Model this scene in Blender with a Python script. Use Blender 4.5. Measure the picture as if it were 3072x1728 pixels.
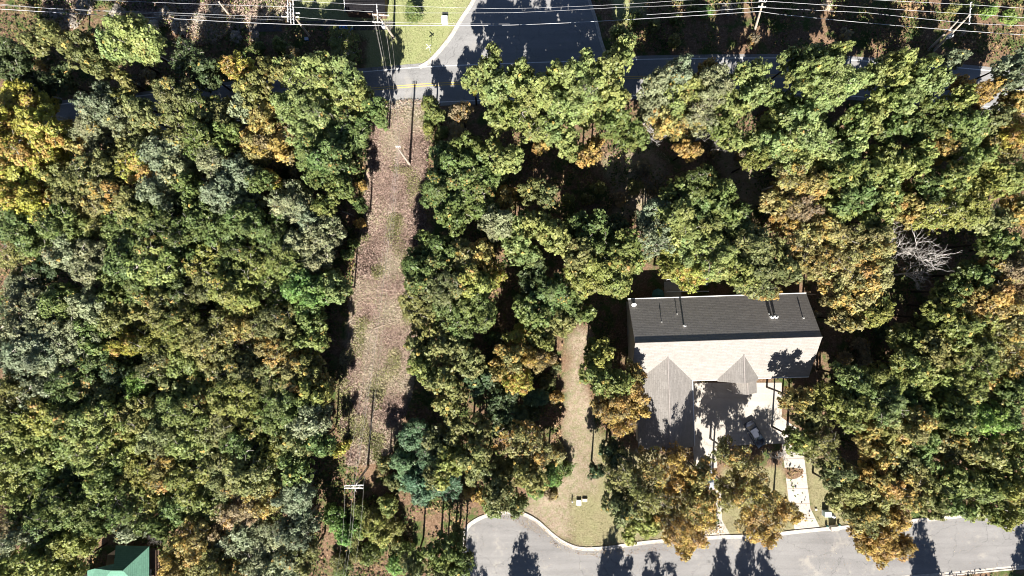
import bpy, math, random
import numpy as np
from mathutils import Vector, Matrix

for o in list(bpy.data.objects):
    bpy.data.objects.remove(o)
SC = bpy.context.scene
COL = SC.collection
H = 113.78                                   # drone height; 18 photo pixels per metre on the ground

# ------------------------------------------------------------------ camera, sky, sun, exposure
cd = bpy.data.cameras.new('camera'); cam = bpy.data.objects.new('camera', cd); COL.objects.link(cam)
cam.location = (0, 0, H); cam.rotation_euler = (0, 0, 0)
cd.lens = 24; cd.sensor_width = 36; cd.clip_end = 3000; cd.clip_start = 0.5
SC.camera = cam
ELEV = math.radians(43.5)
SUNV = Vector((-0.05, -1.0, 0)).normalized() * math.cos(ELEV) + Vector((0, 0, math.sin(ELEV)))
W = bpy.data.worlds.new("World"); SC.world = W; W.use_nodes = True
nt = W.node_tree; bg = nt.nodes['Background']
sky = nt.nodes.new('ShaderNodeTexSky'); sky.sky_type = 'NISHITA'; sky.sun_disc = False
sky.sun_elevation = ELEV; sky.sun_rotation = math.atan2(SUNV.x, SUNV.y); sky.air_density = 0.55; sky.dust_density = 0.2; sky.altitude = 200
nt.links.new(sky.outputs[0], bg.inputs[0]); bg.inputs[1].default_value = 0.05
sl = bpy.data.lights.new('sun', 'SUN'); sl.energy = 5.0; sl.angle = math.radians(0.5); sl.color = (1, 0.955, 0.88)
so = bpy.data.objects.new('sun', sl); COL.objects.link(so)
so.rotation_euler = SUNV.to_track_quat('Z', 'Y').to_euler(); so.location = (0, -60, 80)
SC.view_settings.view_transform = 'Standard'; SC.view_settings.look = 'None'
SC.view_settings.gamma = 1; SC.view_settings.exposure = 1.55
SC.render.engine = 'CYCLES'; SC.cycles.filter_width = 1.0

# ------------------------------------------------------------------ helpers
def P(px, py, z=0.0):
    k = (1 - z / H) / 18.0
    return Vector(((px - 1536) * k, (864 - py) * k, z))

def tag(o, label=None, cat=None, group=None, kind=None):
    if label: o['label'] = label
    if cat: o['category'] = cat
    if group: o['group'] = group
    if kind: o['kind'] = kind
    return o

def link(o, parent=None):
    COL.objects.link(o)
    if parent is not None: o.parent = parent
    return o

def thing(name, label, cat, loc=(0, 0, 0), rz=0, group=None):
    o = bpy.data.objects.new(name, None); o.empty_display_size = 0.3
    link(o); o.location = loc; o.rotation_euler = (0, 0, rz)
    return tag(o, label, cat, group)

class MB:
    def __init__(s): s.v = []; s.f = []
    def add(s, vs, fs):
        n = len(s.v); s.v += [tuple(v) for v in vs]; s.f += [tuple(i + n for i in f) for f in fs]; return s
    def box(s, cx, cy, cz, sx, sy, sz, rz=0, top=1.0):
        c, n = math.cos(rz), math.sin(rz); vs = []
        for dz, k in ((-1, 1.0), (1, top)):
            for dx, dy in ((-1, -1), (1, -1), (1, 1), (-1, 1)):
                x, y = dx * sx / 2 * k, dy * sy / 2 * k
                vs.append((cx + x * c - y * n, cy + x * n + y * c, cz + dz * sz / 2))
        return s.add(vs, [(3, 2, 1, 0), (4, 5, 6, 7), (0, 1, 5, 4), (1, 2, 6, 5), (2, 3, 7, 6), (3, 0, 4, 7)])
    def tube(s, pts, rad, n=8, cap=True):
        pts = [Vector(p) for p in pts]
        if not hasattr(rad, '__len__'): rad = [rad] * len(pts)
        vs = []; fs = []
        for i, p in enumerate(pts):
            d = (pts[min(i + 1, len(pts) - 1)] - pts[max(i - 1, 0)])
            d = d.normalized() if d.length > 1e-9 else Vector((0, 0, 1))
            a = d.cross(Vector((0, 0, 1)) if abs(d.z) < 0.9 else Vector((1, 0, 0))).normalized(); b = d.cross(a)
            for k in range(n):
                t = 2 * math.pi * k / n
                vs.append(p + (a * math.cos(t) + b * math.sin(t)) * rad[i])
        for i in range(len(pts) - 1):
            for k in range(n):
                k2 = (k + 1) % n
                fs.append((i * n + k, i * n + k2, (i + 1) * n + k2, (i + 1) * n + k))
        if cap:
            fs.append(tuple(range(n))); fs.append(tuple(reversed(range((len(pts) - 1) * n, len(pts) * n))))
        return s.add(vs, fs)
    def poly(s, pts):
        return s.add(pts, [tuple(range(len(pts)))])
    def build(s, name, mat, parent=None, smooth=False):
        me = bpy.data.meshes.new(name); me.from_pydata(s.v, [], s.f); me.update()
        if mat: me.materials.append(mat)
        if smooth:
            me.polygons.foreach_set('use_smooth', [True] * len(me.polygons))
        o = bpy.data.objects.new(name, me); link(o, parent)
        return o

# ------------------------------------------------------------------ materials
def new_mat(name):
    m = bpy.data.materials.new(name); m.use_nodes = True
    n = m.node_tree.nodes; return m, n, m.node_tree.links, n['Principled BSDF']

def noise(n, l, scale, detail=6, rough=0.6, vec=None, dim='3D'):
    t = n.new('ShaderNodeTexNoise'); t.inputs['Scale'].default_value = scale
    t.inputs['Detail'].default_value = detail; t.inputs['Roughness'].default_value = rough
    if vec is not None: l.new(vec, t.inputs['Vector'])
    return t

def ramp(n, l, src, stops):
    r = n.new('ShaderNodeValToRGB'); e = r.color_ramp.elements
    while len(e) < len(stops): e.new(0.5)
    for i, (p, c) in enumerate(stops):
        e[i].position = p; e[i].color = (c[0], c[1], c[2], 1) if hasattr(c, '__len__') else (c, c, c, 1)
    l.new(src, r.inputs[0]); return r

def mixc(n, l, fac, a, b, mode='MIX'):
    m = n.new('ShaderNodeMix'); m.data_type = 'RGBA'; m.blend_type = mode
    for sock, val in ((m.inputs[0], fac), (m.inputs[6], a), (m.inputs[7], b)):
        if hasattr(val, 'links'): l.new(val, sock)
        elif hasattr(val, '__len__'): sock.default_value = (val[0], val[1], val[2], 1)
        else: sock.default_value = val
    return m.outputs[2]

def geo_pos(n): return n.new('ShaderNodeNewGeometry').outputs['Position']

def simple(name, c1, c2=None, scale=3.0, rough=0.7, metal=0.0, bump=0.0, bscale=20, spec=0.3):
    m, n, l, b = new_mat(name)
    pos = geo_pos(n)
    c2 = c2 or tuple(x * 0.8 for x in c1)
    t = noise(n, l, scale, vec=pos)
    r = ramp(n, l, t.outputs[0], [(0.35, c1), (0.65, c2)])
    l.new(r.outputs[0], b.inputs['Base Color'])
    b.inputs['Roughness'].default_value = rough; b.inputs['Metallic'].default_value = metal
    b.inputs['Specular IOR Level'].default_value = spec
    if bump:
        bt = noise(n, l, bscale, vec=pos); bp = n.new('ShaderNodeBump'); bp.inputs['Strength'].default_value = bump
        l.new(bt.outputs[0], bp.inputs['Height']); l.new(bp.outputs[0], b.inputs['Normal'])
    return m

def foliage_mat(name, accent1=(0.42, 0.235, 0.09), accent2=(0.42, 0.35, 0.09), spec=0.35, stuff=False):
    m, n, l, b = new_mat(name)
    if stuff:
        a1 = n.new('ShaderNodeAttribute'); a1.attribute_name = 'leafcol'; a2 = n.new('ShaderNodeAttribute'); a2.attribute_name = 'turning'
        ocol, oalp = a1.outputs['Color'], a2.outputs['Fac']
    else:
        oi = n.new('ShaderNodeObjectInfo'); ocol, oalp = oi.outputs['Color'], oi.outputs['Alpha']
    at = n.new('ShaderNodeAttribute'); at.attribute_name = 'tint'
    sp = n.new('ShaderNodeSeparateXYZ'); l.new(at.outputs['Vector'], sp.inputs[0])
    lt = n.new('ShaderNodeMath'); lt.operation = 'LESS_THAN'
    l.new(sp.outputs[1], lt.inputs[0]); l.new(oalp, lt.inputs[1])
    acc = mixc(n, l, sp.outputs[2], accent1, accent2)
    hue = n.new('ShaderNodeHueSaturation')
    hm = n.new('ShaderNodeMapRange'); hm.inputs[3].default_value = 0.484; hm.inputs[4].default_value = 0.545
    l.new(sp.outputs[2], hm.inputs[0]); l.new(hm.outputs[0], hue.inputs['Hue'])
    l.new(ocol, hue.inputs['Color'])
    c = mixc(n, l, lt.outputs[0], hue.outputs[0], acc)
    vm = n.new('ShaderNodeVectorMath'); vm.operation = 'SCALE'
    mr = n.new('ShaderNodeMapRange'); mr.inputs[3].default_value = 0.42; mr.inputs[4].default_value = 1.58
    l.new(sp.outputs[0], mr.inputs[0]); l.new(c, vm.inputs[0]); l.new(mr.outputs[0], vm.inputs['Scale'])
    l.new(vm.outputs[0], b.inputs['Base Color'])
    b.inputs['Roughness'].default_value = 0.5; b.inputs['Specular IOR Level'].default_value = spec
    tr = n.new('ShaderNodeBsdfTranslucent'); l.new(vm.outputs[0], tr.inputs[0])
    mx = n.new('ShaderNodeMixShader'); mx.inputs[0].default_value = 0.36
    l.new(b.outputs[0], mx.inputs[1]); l.new(tr.outputs[0], mx.inputs[2])
    l.new(mx.outputs[0], n['Material Output'].inputs[0])
    return m

M = {}
M['leaf'] = foliage_mat('leaves')
M['bark'] = simple('bark', (0.46, 0.42, 0.38), (0.24, 0.21, 0.18), 4, 0.9)
M['palebark'] = simple('weathered_pale_bark', (0.46, 0.43, 0.40), (0.30, 0.275, 0.25), 5, 0.85)
M['log'] = simple('old_log', (0.42, 0.34, 0.27), (0.20, 0.15, 0.11), 5, 0.9, bump=0.4)
M['pole'] = simple('weathered_pole', (0.50, 0.43, 0.36), (0.33, 0.27, 0.22), 2, 0.85)
M['arm'] = simple('crossarm_wood', (0.62, 0.58, 0.53), (0.48, 0.44, 0.40), 4, 0.8)
M['metal'] = simple('grey_metal', (0.60, 0.62, 0.64), (0.45, 0.47, 0.5), 6, 0.4, 0.3)
M['wire'] = simple('aluminium_wire', (0.70, 0.70, 0.71), (0.40, 0.40, 0.42), 0.5, 0.35, 0.2)
M['oldwire'] = simple('dull_old_wire', (0.34, 0.32, 0.30), (0.24, 0.22, 0.2), 3, 0.6)
M['white'] = simple('white_paint', (0.78, 0.78, 0.76), (0.66, 0.66, 0.64), 6, 0.5)
M['siding'] = simple('beige_siding', (0.50, 0.44, 0.36), (0.44, 0.38, 0.31), 2, 0.7)
M['glass'] = simple('dark_glass', (0.03, 0.035, 0.04), (0.02, 0.02, 0.025), 2, 0.1, spec=0.6)
M['blue'] = simple('blue_plastic', (0.05, 0.22, 0.62), (0.04, 0.17, 0.5), 3, 0.45)
M['black'] = simple('black_rubber', (0.02, 0.02, 0.022), (0.03, 0.03, 0.03), 6, 0.7)
M['carwhite'] = simple('grey_car_paint', (0.30, 0.31, 0.33), (0.26, 0.27, 0.29), 1, 0.25, spec=0.6)
M['cardark'] = simple('dark_car_paint', (0.05, 0.055, 0.075), (0.04, 0.045, 0.06), 1, 0.2, spec=0.6)
M['palegreen'] = simple('pale_green_metal', (0.50, 0.62, 0.60), (0.42, 0.54, 0.52), 3, 0.5)
M['tan'] = simple('tan_stone', (0.52, 0.45, 0.38), (0.38, 0.32, 0.27), 8, 0.8)
M['deck'] = simple('brown_deck_boards', (0.14, 0.085, 0.055), (0.08, 0.05, 0.035), 3, 0.8)
M['teal'] = simple('green_canvas', (0.06, 0.16, 0.13), (0.05, 0.12, 0.10), 3, 0.7)
M['yellow'] = simple('yellow_road_paint', (0.62, 0.42, 0.10), (0.50, 0.34, 0.10), 6, 0.7)
M['line'] = simple('white_road_paint', (0.72, 0.72, 0.70), (0.50, 0.50, 0.48), 5, 0.7)

def asphalt(name, c1, c2, stain):
    m, n, l, b = new_mat(name); pos = geo_pos(n)
    big = noise(n, l, 0.12, 5, vec=pos); fine = noise(n, l, 9, 4, 0.7, vec=pos)
    mp = n.new('ShaderNodeMapping'); mp.inputs['Scale'].default_value = (0.05, 0.6, 1); l.new(pos, mp.inputs[0])
    streak = noise(n, l, 1.4, 5, vec=mp.outputs[0])
    r = ramp(n, l, big.outputs[0], [(0.3, c1), (0.7, c2)])
    r2 = ramp(n, l, fine.outputs[0], [(0.25, 0.72), (0.75, 1.2)])
    r3 = ramp(n, l, streak.outputs[0], [(0.3, 0.85), (0.7, 1.1)])
    c = mixc(n, l, 1.0, r.outputs[0], r2.outputs[0], 'MULTIPLY')
    c = mixc(n, l, 1.0, c, r3.outputs[0], 'MULTIPLY')
    st = noise(n, l, 0.25, 8, 0.7, vec=pos); rs = ramp(n, l, st.outputs[0], [(0.56, 0.0), (0.66, 1.0)])
    sf = n.new('ShaderNodeMath'); sf.operation = 'MULTIPLY'; sf.inputs[1].default_value = 0.5
    l.new(rs.outputs[0], sf.inputs[0])
    c = mixc(n, l, sf.outputs[0], c, stain)
    # cracks
    vo = n.new('ShaderNodeTexVoronoi'); vo.feature = 'DISTANCE_TO_EDGE'; vo.inputs['Scale'].default_value = 0.16
    dn = noise(n, l, 0.7, 4, vec=pos); ad = n.new('ShaderNodeVectorMath'); ad.operation = 'MULTIPLY_ADD'
    l.new(dn.outputs[1], ad.inputs[0]); ad.inputs[1].default_value = (2.5, 2.5, 0); l.new(pos, ad.inputs[2])
    l.new(ad.outputs[0], vo.inputs['Vector'])
    cr = ramp(n, l, vo.outputs[0], [(0.0, 0.62), (0.006, 1.0)])
    c = mixc(n, l, 1.0, c, cr.outputs[0], 'MULTIPLY')
    l.new(c, b.inputs['Base Color']); b.inputs['Roughness'].default_value = 0.85
    b.inputs['Specular IOR Level'].default_value = 0.2
    return m
M['road'] = asphalt('road_asphalt', (0.20, 0.197, 0.194), (0.25, 0.244, 0.24), (0.28, 0.265, 0.24))
M['street'] = asphalt('street_asphalt', (0.175, 0.167, 0.163), (0.225, 0.216, 0.208), (0.34, 0.31, 0.265))
M['concrete'] = asphalt('driveway_concrete', (0.36, 0.325, 0.285), (0.44, 0.40, 0.35), (0.26, 0.22, 0.18))
M['kerb'] = simple('kerb_concrete', (0.46, 0.42, 0.37), (0.30, 0.265, 0.23), 2.2, 0.85)

def shingle(name, c1, c2, course=0.16, seam=0.6):
    m, n, l, b = new_mat(name)
    tc = n.new('ShaderNodeTexCoord')
    at = n.new('ShaderNodeAttribute'); at.attribute_name = 'along'
    br = n.new('ShaderNodeTexBrick'); br.inputs['Scale'].default_value = 1.0
    br.inputs['Brick Width'].default_value = 0.9; br.inputs['Row Height'].default_value = course * 2
    br.inputs['Mortar Size'].default_value = 0.035; br.inputs['Bias'].default_value = 0.0
    br.inputs['Color1'].default_value = (*c1, 1); br.inputs['Color2'].default_value = (*c2, 1)
    br.inputs['Mortar'].default_value = (c1[0] * seam, c1[1] * seam, c1[2] * seam, 1)
    l.new(at.outputs['Vector'], br.inputs['Vector'])
    pos = geo_pos(n)
    t = noise(n, l, 1.2, 8, 0.7, vec=pos); r = ramp(n, l, t.outputs[0], [(0.3, 0.86), (0.7, 1.08)])
    t2 = noise(n, l, 14, 3, 0.7, vec=pos); r2 = ramp(n, l, t2.outputs[0], [(0.3, 0.82), (0.7, 1.12)])
    c = mixc(n, l, 1.0, br.outputs[0], r.outputs[0], 'MULTIPLY')
    c = mixc(n, l, 1.0, c, r2.outputs[0], 'MULTIPLY')
    l.new(c, b.inputs['Base Color']); b.inputs['Roughness'].default_value = 0.95
    b.inputs['Specular IOR Level'].default_value = 0.1
    bp = n.new('ShaderNodeBump'); bp.inputs['Strength'].default_value = 0.5; bp.inputs['Distance'].default_value = 0.03
    l.new(br.outputs['Fac'], bp.inputs['Height']); bp.invert = True
    l.new(bp.outputs[0], b.inputs['Normal'])
    return m
M['shingle'] = shingle('beige_grey_shingles', (0.275, 0.255, 0.236), (0.235, 0.217, 0.20), 0.16, 0.8)
M['greenroof'] = shingle('green_shingles', (0.125, 0.26, 0.185), (0.11, 0.225, 0.165), 0.16, 0.8)
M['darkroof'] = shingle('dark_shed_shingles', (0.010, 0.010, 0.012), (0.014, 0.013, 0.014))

# ------------------------------------------------------------------ zones of the ground (photo pixels)
def jit(poly): return [( (x - 1536) / 18.0, (864 - y) / 18.0) for x, y in poly]
ROADC = [(-700, 430), (0, 384), (230, 362), (480, 335), (800, 298), (1180, 262), (1400, 249), (1935, 232), (2377, 228), (2592, 237), (2985, 268), (3700, 350)]
STREET = [(1262, 199), (1285, 186), (1320, 150), (1355, 105), (1375, 70), (1395, 40), (1420, 0), (1440, -60), (1445, -500), (1750, -500), (1750, -60), (1768, 0), (1785, 50), (1797, 95), (1803, 122), (1830, 182), (1850, 250), (1240, 262)]
KNORTH = [(1392, 1728), (1392, 1610), (1397, 1590), (1408, 1573), (1440, 1553), (1480, 1541), (1540, 1535), (1580, 1545), (1618, 1568), (1650, 1597), (1680, 1620), (1718, 1639), (1760, 1646), (1830, 1641), (1960, 1624), (2140, 1611), (2280, 1606), (2400, 1593), (2540, 1580), (2750, 1560), (2900, 1545), (3072, 1528), (3700, 1470)]
KSOUTH = [(3700, 1655), (3072, 1702), (2950, 1713), (2800, 1727), (2500, 1748), (2100, 1775), (1800, 1800), (1640, 1850), (1500, 1860), (1420, 1810), (1392, 1728)]
CUL = KNORTH + KSOUTH[:-1]
STRIP = [(1165, 318), (1140, 380), (1118, 450), (1105, 560), (1095, 650), (1080, 760), (1066, 880), (1046, 990), (1032, 1100), (1028, 1200), (1036, 1310), (1045, 1385), (1165, 1385), (1172, 1330), (1215, 1230), (1235, 1150), (1235, 1000), (1210, 900), (1215, 820), (1225, 745), (1262, 708), (1285, 688), (1250, 620), (1262, 540), (1278, 450), (1292, 318)]
LAWN1 = [(880, -60), (1440, -60), (1420, 0), (1375, 70), (1320, 150), (1285, 186), (1262, 200), (1170, 210), (1100, 215), (1100, 120), (1020, 60), (880, 60)]
LAWN2 = [(1700, 1240), (1790, 1290), (1850, 1340), (1900, 1350), (1960, 1352), (2080, 1400), (2100, 1612), (1960, 1624), (1830, 1641), (1760, 1646), (1718, 1639), (1690, 1560), (1700, 1400)]
LAWN3 = [(2165, 1400), (2340, 1400), (2400, 1590), (2180, 1610), (2160, 1540)]
LAWN4 = [(2412, 1370), (2520, 1380), (2650, 1500), (2700, 1566), (2459, 1584), (2431, 1525)]
LAWNT = [(1830, -60), (1960, -60), (1930, 60), (1900, 90), (1850, 60)]
DIRT = [(1735, 985), (1712, 1010), (1702, 1100), (1694, 1200), (1692, 1300), (1700, 1420), (1704, 1480), (1780, 1470), (1788, 1400), (1782, 1300), (1762, 1200), (1748, 1100), (1752, 1050), (1766, 1010), (1760, 985)]
MULCH = [(1560, 1560), (1600, 1500), (1640, 1440), (1700, 1450), (1712, 1560), (1715, 1635), (1670, 1612), (1620, 1568)]
ROW = [(-300, -200), (700, -200), (860, -60), (860, 60), (700, 110), (400, 110), (0, 100), (-300, 100)]
SUNLIT_ROWS = [[(140, -50), (270, -50), (240, 60), (200, 85), (160, 40)], [(380, -50), (500, -50), (520, 60), (440, 80), (400, 30)], [(540, -50), (700, -50), (860, 20), (860, 50), (700, 70), (640, 130), (580, 120), (560, 50)]]  # sunlit patches painted as pale brush ground; tree-shaded brush between left as dark floor
BACK = [(2150, 400), (2230, 410), (2300, 480), (2290, 600), (2240, 620), (2190, 560), (2140, 480)]
BACK2 = [(1820, 480), (1950, 440), (2000, 500), (1960, 640), (1850, 640)]
VERGE = [(1165, 318), (1305, 312), (1305, 345), (1160, 352)]

def sdist(X, Y, poly):
    pts = np.array(jit(poly)); n = len(pts); d = np.full(X.shape, 1e9); ins = np.zeros(X.shape, bool)
    for i in range(n):
        x1, y1 = pts[i]; x2, y2 = pts[(i + 1) % n]
        ex, ey = x2 - x1, y2 - y1; L = ex * ex + ey * ey + 1e-9
        t = np.clip(((X - x1) * ex + (Y - y1) * ey) / L, 0, 1)
        d = np.minimum(d, np.hypot(X - x1 - t * ex, Y - y1 - t * ey))
        c = ((y1 > Y) != (y2 > Y))
        with np.errstate(divide='ignore', invalid='ignore'):
            xi = ex * (Y - y1) / (y2 - y1 + 1e-12) + x1
        ins ^= c & (X < xi)
    return np.where(ins, -d, d)

def axis(lo, hi, step, far):
    a = list(np.arange(lo, hi + 1e-6, step)); s = step; x = a[0]; pre = []
    while x > -far: s *= 1.35; x -= s; pre.append(x)
    post = []; s = step; x = a[-1]
    while x < far: s *= 1.35; x += s; post.append(x)
    return np.array(pre[::-1] + a + post)
gx = axis(-96, 96, 0.45, 900); gy = axis(-58, 58, 0.45, 900)
X, Y = np.meshgrid(gx, gy)
rs = np.random.RandomState(3)
def smooth_noise(X, Y, cell, seed):
    r = np.random.RandomState(seed); g = r.rand(256, 256)
    u = X / cell + 1000; v = Y / cell + 1000
    i = np.floor(u).astype(int); j = np.floor(v).astype(int); fu = u - i; fv = v - j
    fu = fu * fu * (3 - 2 * fu); fv = fv * fv * (3 - 2 * fv)
    a = g[i % 256, j % 256]; b_ = g[(i + 1) % 256, j % 256]; c = g[i % 256, (j + 1) % 256]; d = g[(i + 1) % 256, (j + 1) % 256]
    return (a * (1 - fu) + b_ * fu) * (1 - fv) + (c * (1 - fu) + d * fu) * fv - 0.5
WOB = smooth_noise(X, Y, 3, 1) * 1.6 + smooth_noise(X, Y, 1.0, 2) * 0.9
def mask(polys, soft=0.5, wob=1.0):
    d = np.min([sdist(X, Y, p) for p in polys], axis=0) + WOB * wob
    return np.clip(0.5 - d / (2 * soft), 0, 1)
m_strip = mask([STRIP] + SUNLIT_ROWS); m_lawn = mask([LAWN1, LAWN2, LAWN3, LAWN4, LAWNT], 0.5, 0.5)
m_dirt = mask([DIRT, MULCH, BACK, BACK2, VERGE], 0.8, 0.8)
ROADPOLY = [(x, y - 66) for x, y in ROADC] + [(x, y + 66) for x, y in reversed(ROADC)]
HOUSEPAD = [(1870, 800), (2480, 790), (2480, 1400), (1870, 1400)]
flat = np.min([sdist(X, Y, p) for p in (ROADPOLY, STREET, CUL, LAWN1, LAWN2, LAWN3, LAWN4, HOUSEPAD)], axis=0)
Z = (smooth_noise(X, Y, 9, 5) * 0.8 + smooth_noise(X, Y, 2.2, 6) * 0.28 + smooth_noise(X, Y, 0.9, 7) * 0.16) * np.clip(flat / 3.0, 0, 1)
def ground_z(x, y):
    i = np.clip(np.searchsorted(gx, x), 0, len(gx) - 1); j = np.clip(np.searchsorted(gy, y), 0, len(gy) - 1)
    return Z[j, i]
nx, ny = len(gx), len(gy)
me = bpy.data.meshes.new('ground')
V = np.stack([X.ravel(), Y.ravel(), Z.ravel()], 1).astype(np.float32)
ii, jj = np.meshgrid(np.arange(nx - 1), np.arange(ny - 1)); base = (jj * nx + ii).ravel()
F = np.stack([base, base + 1, base + nx + 1, base + nx], 1).astype(np.int32)
def fill_mesh(me, V, F):
    me.vertices.add(len(V)); me.vertices.foreach_set('co', np.ascontiguousarray(V, np.float32).ravel())
    k = F.shape[1]
    me.loops.add(F.size); me.loops.foreach_set('vertex_index', np.ascontiguousarray(F, np.int32).ravel())
    me.polygons.add(len(F)); me.polygons.foreach_set('loop_start', np.arange(0, F.size, k, dtype=np.int32))
    me.polygons.foreach_set('loop_total', np.full(len(F), k, np.int32))
    me.update(calc_edges=True)
fill_mesh(me, V, F)
a = me.attributes.new('zone', 'FLOAT_VECTOR', 'POINT')
a.data.foreach_set('vector', np.stack([m_strip.ravel(), m_lawn.ravel(), m_dirt.ravel()], 1).astype(np.float32).ravel())
me.polygons.foreach_set('use_smooth', np.ones(len(F), bool))
def ground_mat():
    m, n, l, b = new_mat('ground_cover'); pos = geo_pos(n)
    at = n.new('ShaderNodeAttribute'); at.attribute_name = 'zone'
    sp = n.new('ShaderNodeSeparateXYZ'); l.new(at.outputs['Vector'], sp.inputs[0])
    nb = noise(n, l, 0.35, 8, 0.65, vec=pos); nf = noise(n, l, 3.5, 8, 0.75, vec=pos); nm = noise(n, l, 1.1, 6, 0.7, vec=pos)
    litter = ramp(n, l, nf.outputs[0], [(0.3, (0.075, 0.045, 0.028)), (0.5, (0.15, 0.095, 0.06)), (0.68, (0.28, 0.19, 0.13))])
    green = ramp(n, l, nf.outputs[0], [(0.3, (0.03, 0.045, 0.015)), (0.7, (0.09, 0.12, 0.035))])
    gm = ramp(n, l, nb.outputs[0], [(0.48, 0), (0.6, 1)])
    c = mixc(n, l, gm.outputs[0], litter.outputs[0], green.outputs[0])
    strip = ramp(n, l, nf.outputs[0], [(0.30, (0.08, 0.055, 0.045)), (0.45, (0.26, 0.185, 0.15)), (0.6, (0.38, 0.29, 0.235)), (0.75, (0.46, 0.38, 0.30))])
    sgreen = ramp(n, l, nf.outputs[0], [(0.3, (0.16, 0.15, 0.06)), (0.7, (0.38, 0.36, 0.19))])
    sm = ramp(n, l, nm.outputs[0], [(0.52, 0), (0.66, 0.8)])
    sc = mixc(n, l, sm.outputs[0], strip.outputs[0], sgreen.outputs[0])
    c = mixc(n, l, sp.outputs[0], c, sc)
    lawn = ramp(n, l, nf.outputs[0], [(0.3, (0.17, 0.20, 0.075)), (0.5, (0.24, 0.27, 0.115)), (0.7, (0.31, 0.32, 0.165))])
    dry = ramp(n, l, nf.outputs[0], [(0.3, (0.13, 0.115, 0.06)), (0.7, (0.29, 0.25, 0.15))])
    xx = n.new('ShaderNodeSeparateXYZ'); l.new(pos, xx.inputs[0])
    yy = n.new('ShaderNodeMapRange'); yy.inputs[1].default_value = -10; yy.inputs[2].default_value = 10
    yy.inputs[3].default_value = 0.72; yy.inputs[4].default_value = 0.12; l.new(xx.outputs[1], yy.inputs[0])
    dmx = n.new('ShaderNodeMath'); dmx.operation = 'ADD'; l.new(yy.outputs[0], dmx.inputs[0])
    nr = ramp(n, l, nb.outputs[0], [(0.35, 0), (0.65, 0.35)]); l.new(nr.outputs[0], dmx.inputs[1])
    lc = mixc(n, l, dmx.outputs[0], lawn.outputs[0], dry.outputs[0])
    c = mixc(n, l, sp.outputs[1], c, lc)
    dirt0 = ramp(n, l, nf.outputs[0], [(0.3, (0.16, 0.115, 0.085)), (0.5, (0.30, 0.235, 0.175)), (0.7, (0.40, 0.34, 0.265))])
    dgr = ramp(n, l, nf.outputs[0], [(0.3, (0.12, 0.12, 0.06)), (0.7, (0.29, 0.28, 0.16))])
    dirt_c = mixc(n, l, ramp(n, l, nm.outputs[0], [(0.45, 0), (0.6, 1)]).outputs[0], dirt0.outputs[0], dgr.outputs[0])
    c = mixc(n, l, sp.outputs[2], c, dirt_c)
    l.new(c, b.inputs['Base Color']); b.inputs['Roughness'].default_value = 0.95
    b.inputs['Specular IOR Level'].default_value = 0.1
    bp = n.new('ShaderNodeBump'); bp.inputs['Strength'].default_value = 0.8; bp.inputs['Distance'].default_value = 0.12
    l.new(nf.outputs[0], bp.inputs['Height']); l.new(bp.outputs[0], b.inputs['Normal'])
    return m
me.materials.append(ground_mat())
g = bpy.data.objects.new('ground', me); link(g); tag(g, kind='structure')

# ------------------------------------------------------------------ roads, kerbs, drives
def lerp_line(pts, step=3.0):
    """Catmull-Rom through points given in world xy"""
    pts = [Vector((p[0], p[1])) for p in pts]; out = []
    for i in range(len(pts) - 1):
        p0 = pts[max(i - 1, 0)]; p1 = pts[i]; p2 = pts[i + 1]; p3 = pts[min(i + 2, len(pts) - 1)]
        n = max(2, int((p2 - p1).length / step) + 1)
        for k in range(n):
            t = k / n
            out.append(0.5 * ((2 * p1) + (-p0 + p2) * t + (2 * p0 - 5 * p1 + 4 * p2 - p3) * t * t + (-p0 + 3 * p1 - 3 * p2 + p3) * t ** 3))
    out.append(pts[-1]); return out
def ribbon(mb, line, off1, off2, z1, z2=None, dash=None):
    z2 = z1 if z2 is None else z2; vs = []
    for i, p in enumerate(line):
        d = (line[min(i + 1, len(line) - 1)] - line[max(i - 1, 0)]).normalized(); nrm = Vector((-d.y, d.x))
        a = p + nrm * off1; b_ = p + nrm * off2
        vs.append((a.x, a.y, z1)); vs.append((b_.x, b_.y, z2))
    fs = [(2 * i, 2 * i + 1, 2 * i + 3, 2 * i + 2) for i in range(len(line) - 1)]
    return mb.add(vs, fs)
def flat_poly(name, poly, z, mat, parent=None, smooth=True):
    pts = jit(poly); mb = MB(); mb.poly([(x, y, z) for x, y in pts]); o = mb.build(name, mat, parent)
    if o.data.polygons[0].normal.z < 0:
        mb.f = [tuple(reversed(mb.f[0]))]; me2 = bpy.data.meshes.new(name); me2.from_pydata(mb.v, [], mb.f); me2.materials.append(mat); o.data = me2
    return o
rl = lerp_line(jit(ROADC), 2.5)
road = ribbon(MB(), rl, -3.62, 3.62, 0.030).build('road', M['road']); tag(road, kind='structure')
e1 = ribbon(MB(), rl, 2.92, 3.07, 0.0345).build('edge_line', M['line'], road)
for i, l1 in enumerate(((-3.07, -2.92),)):
    ribbon(MB(), rl, l1[0], l1[1], 0.0345).build('edge_line', M['line'], road)
for s in (-1, 1):
    ribbon(MB(), rl, s * 0.18 - 0.06, s * 0.18 + 0.06, 0.0345).build('centre_line', M['yellow'], road)
st = flat_poly('side_street', STREET, 0.026, M['road']); tag(st, kind='structure')
cul = flat_poly('residential_street', CUL, 0.030, M['street']); tag(cul, kind='structure')
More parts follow.
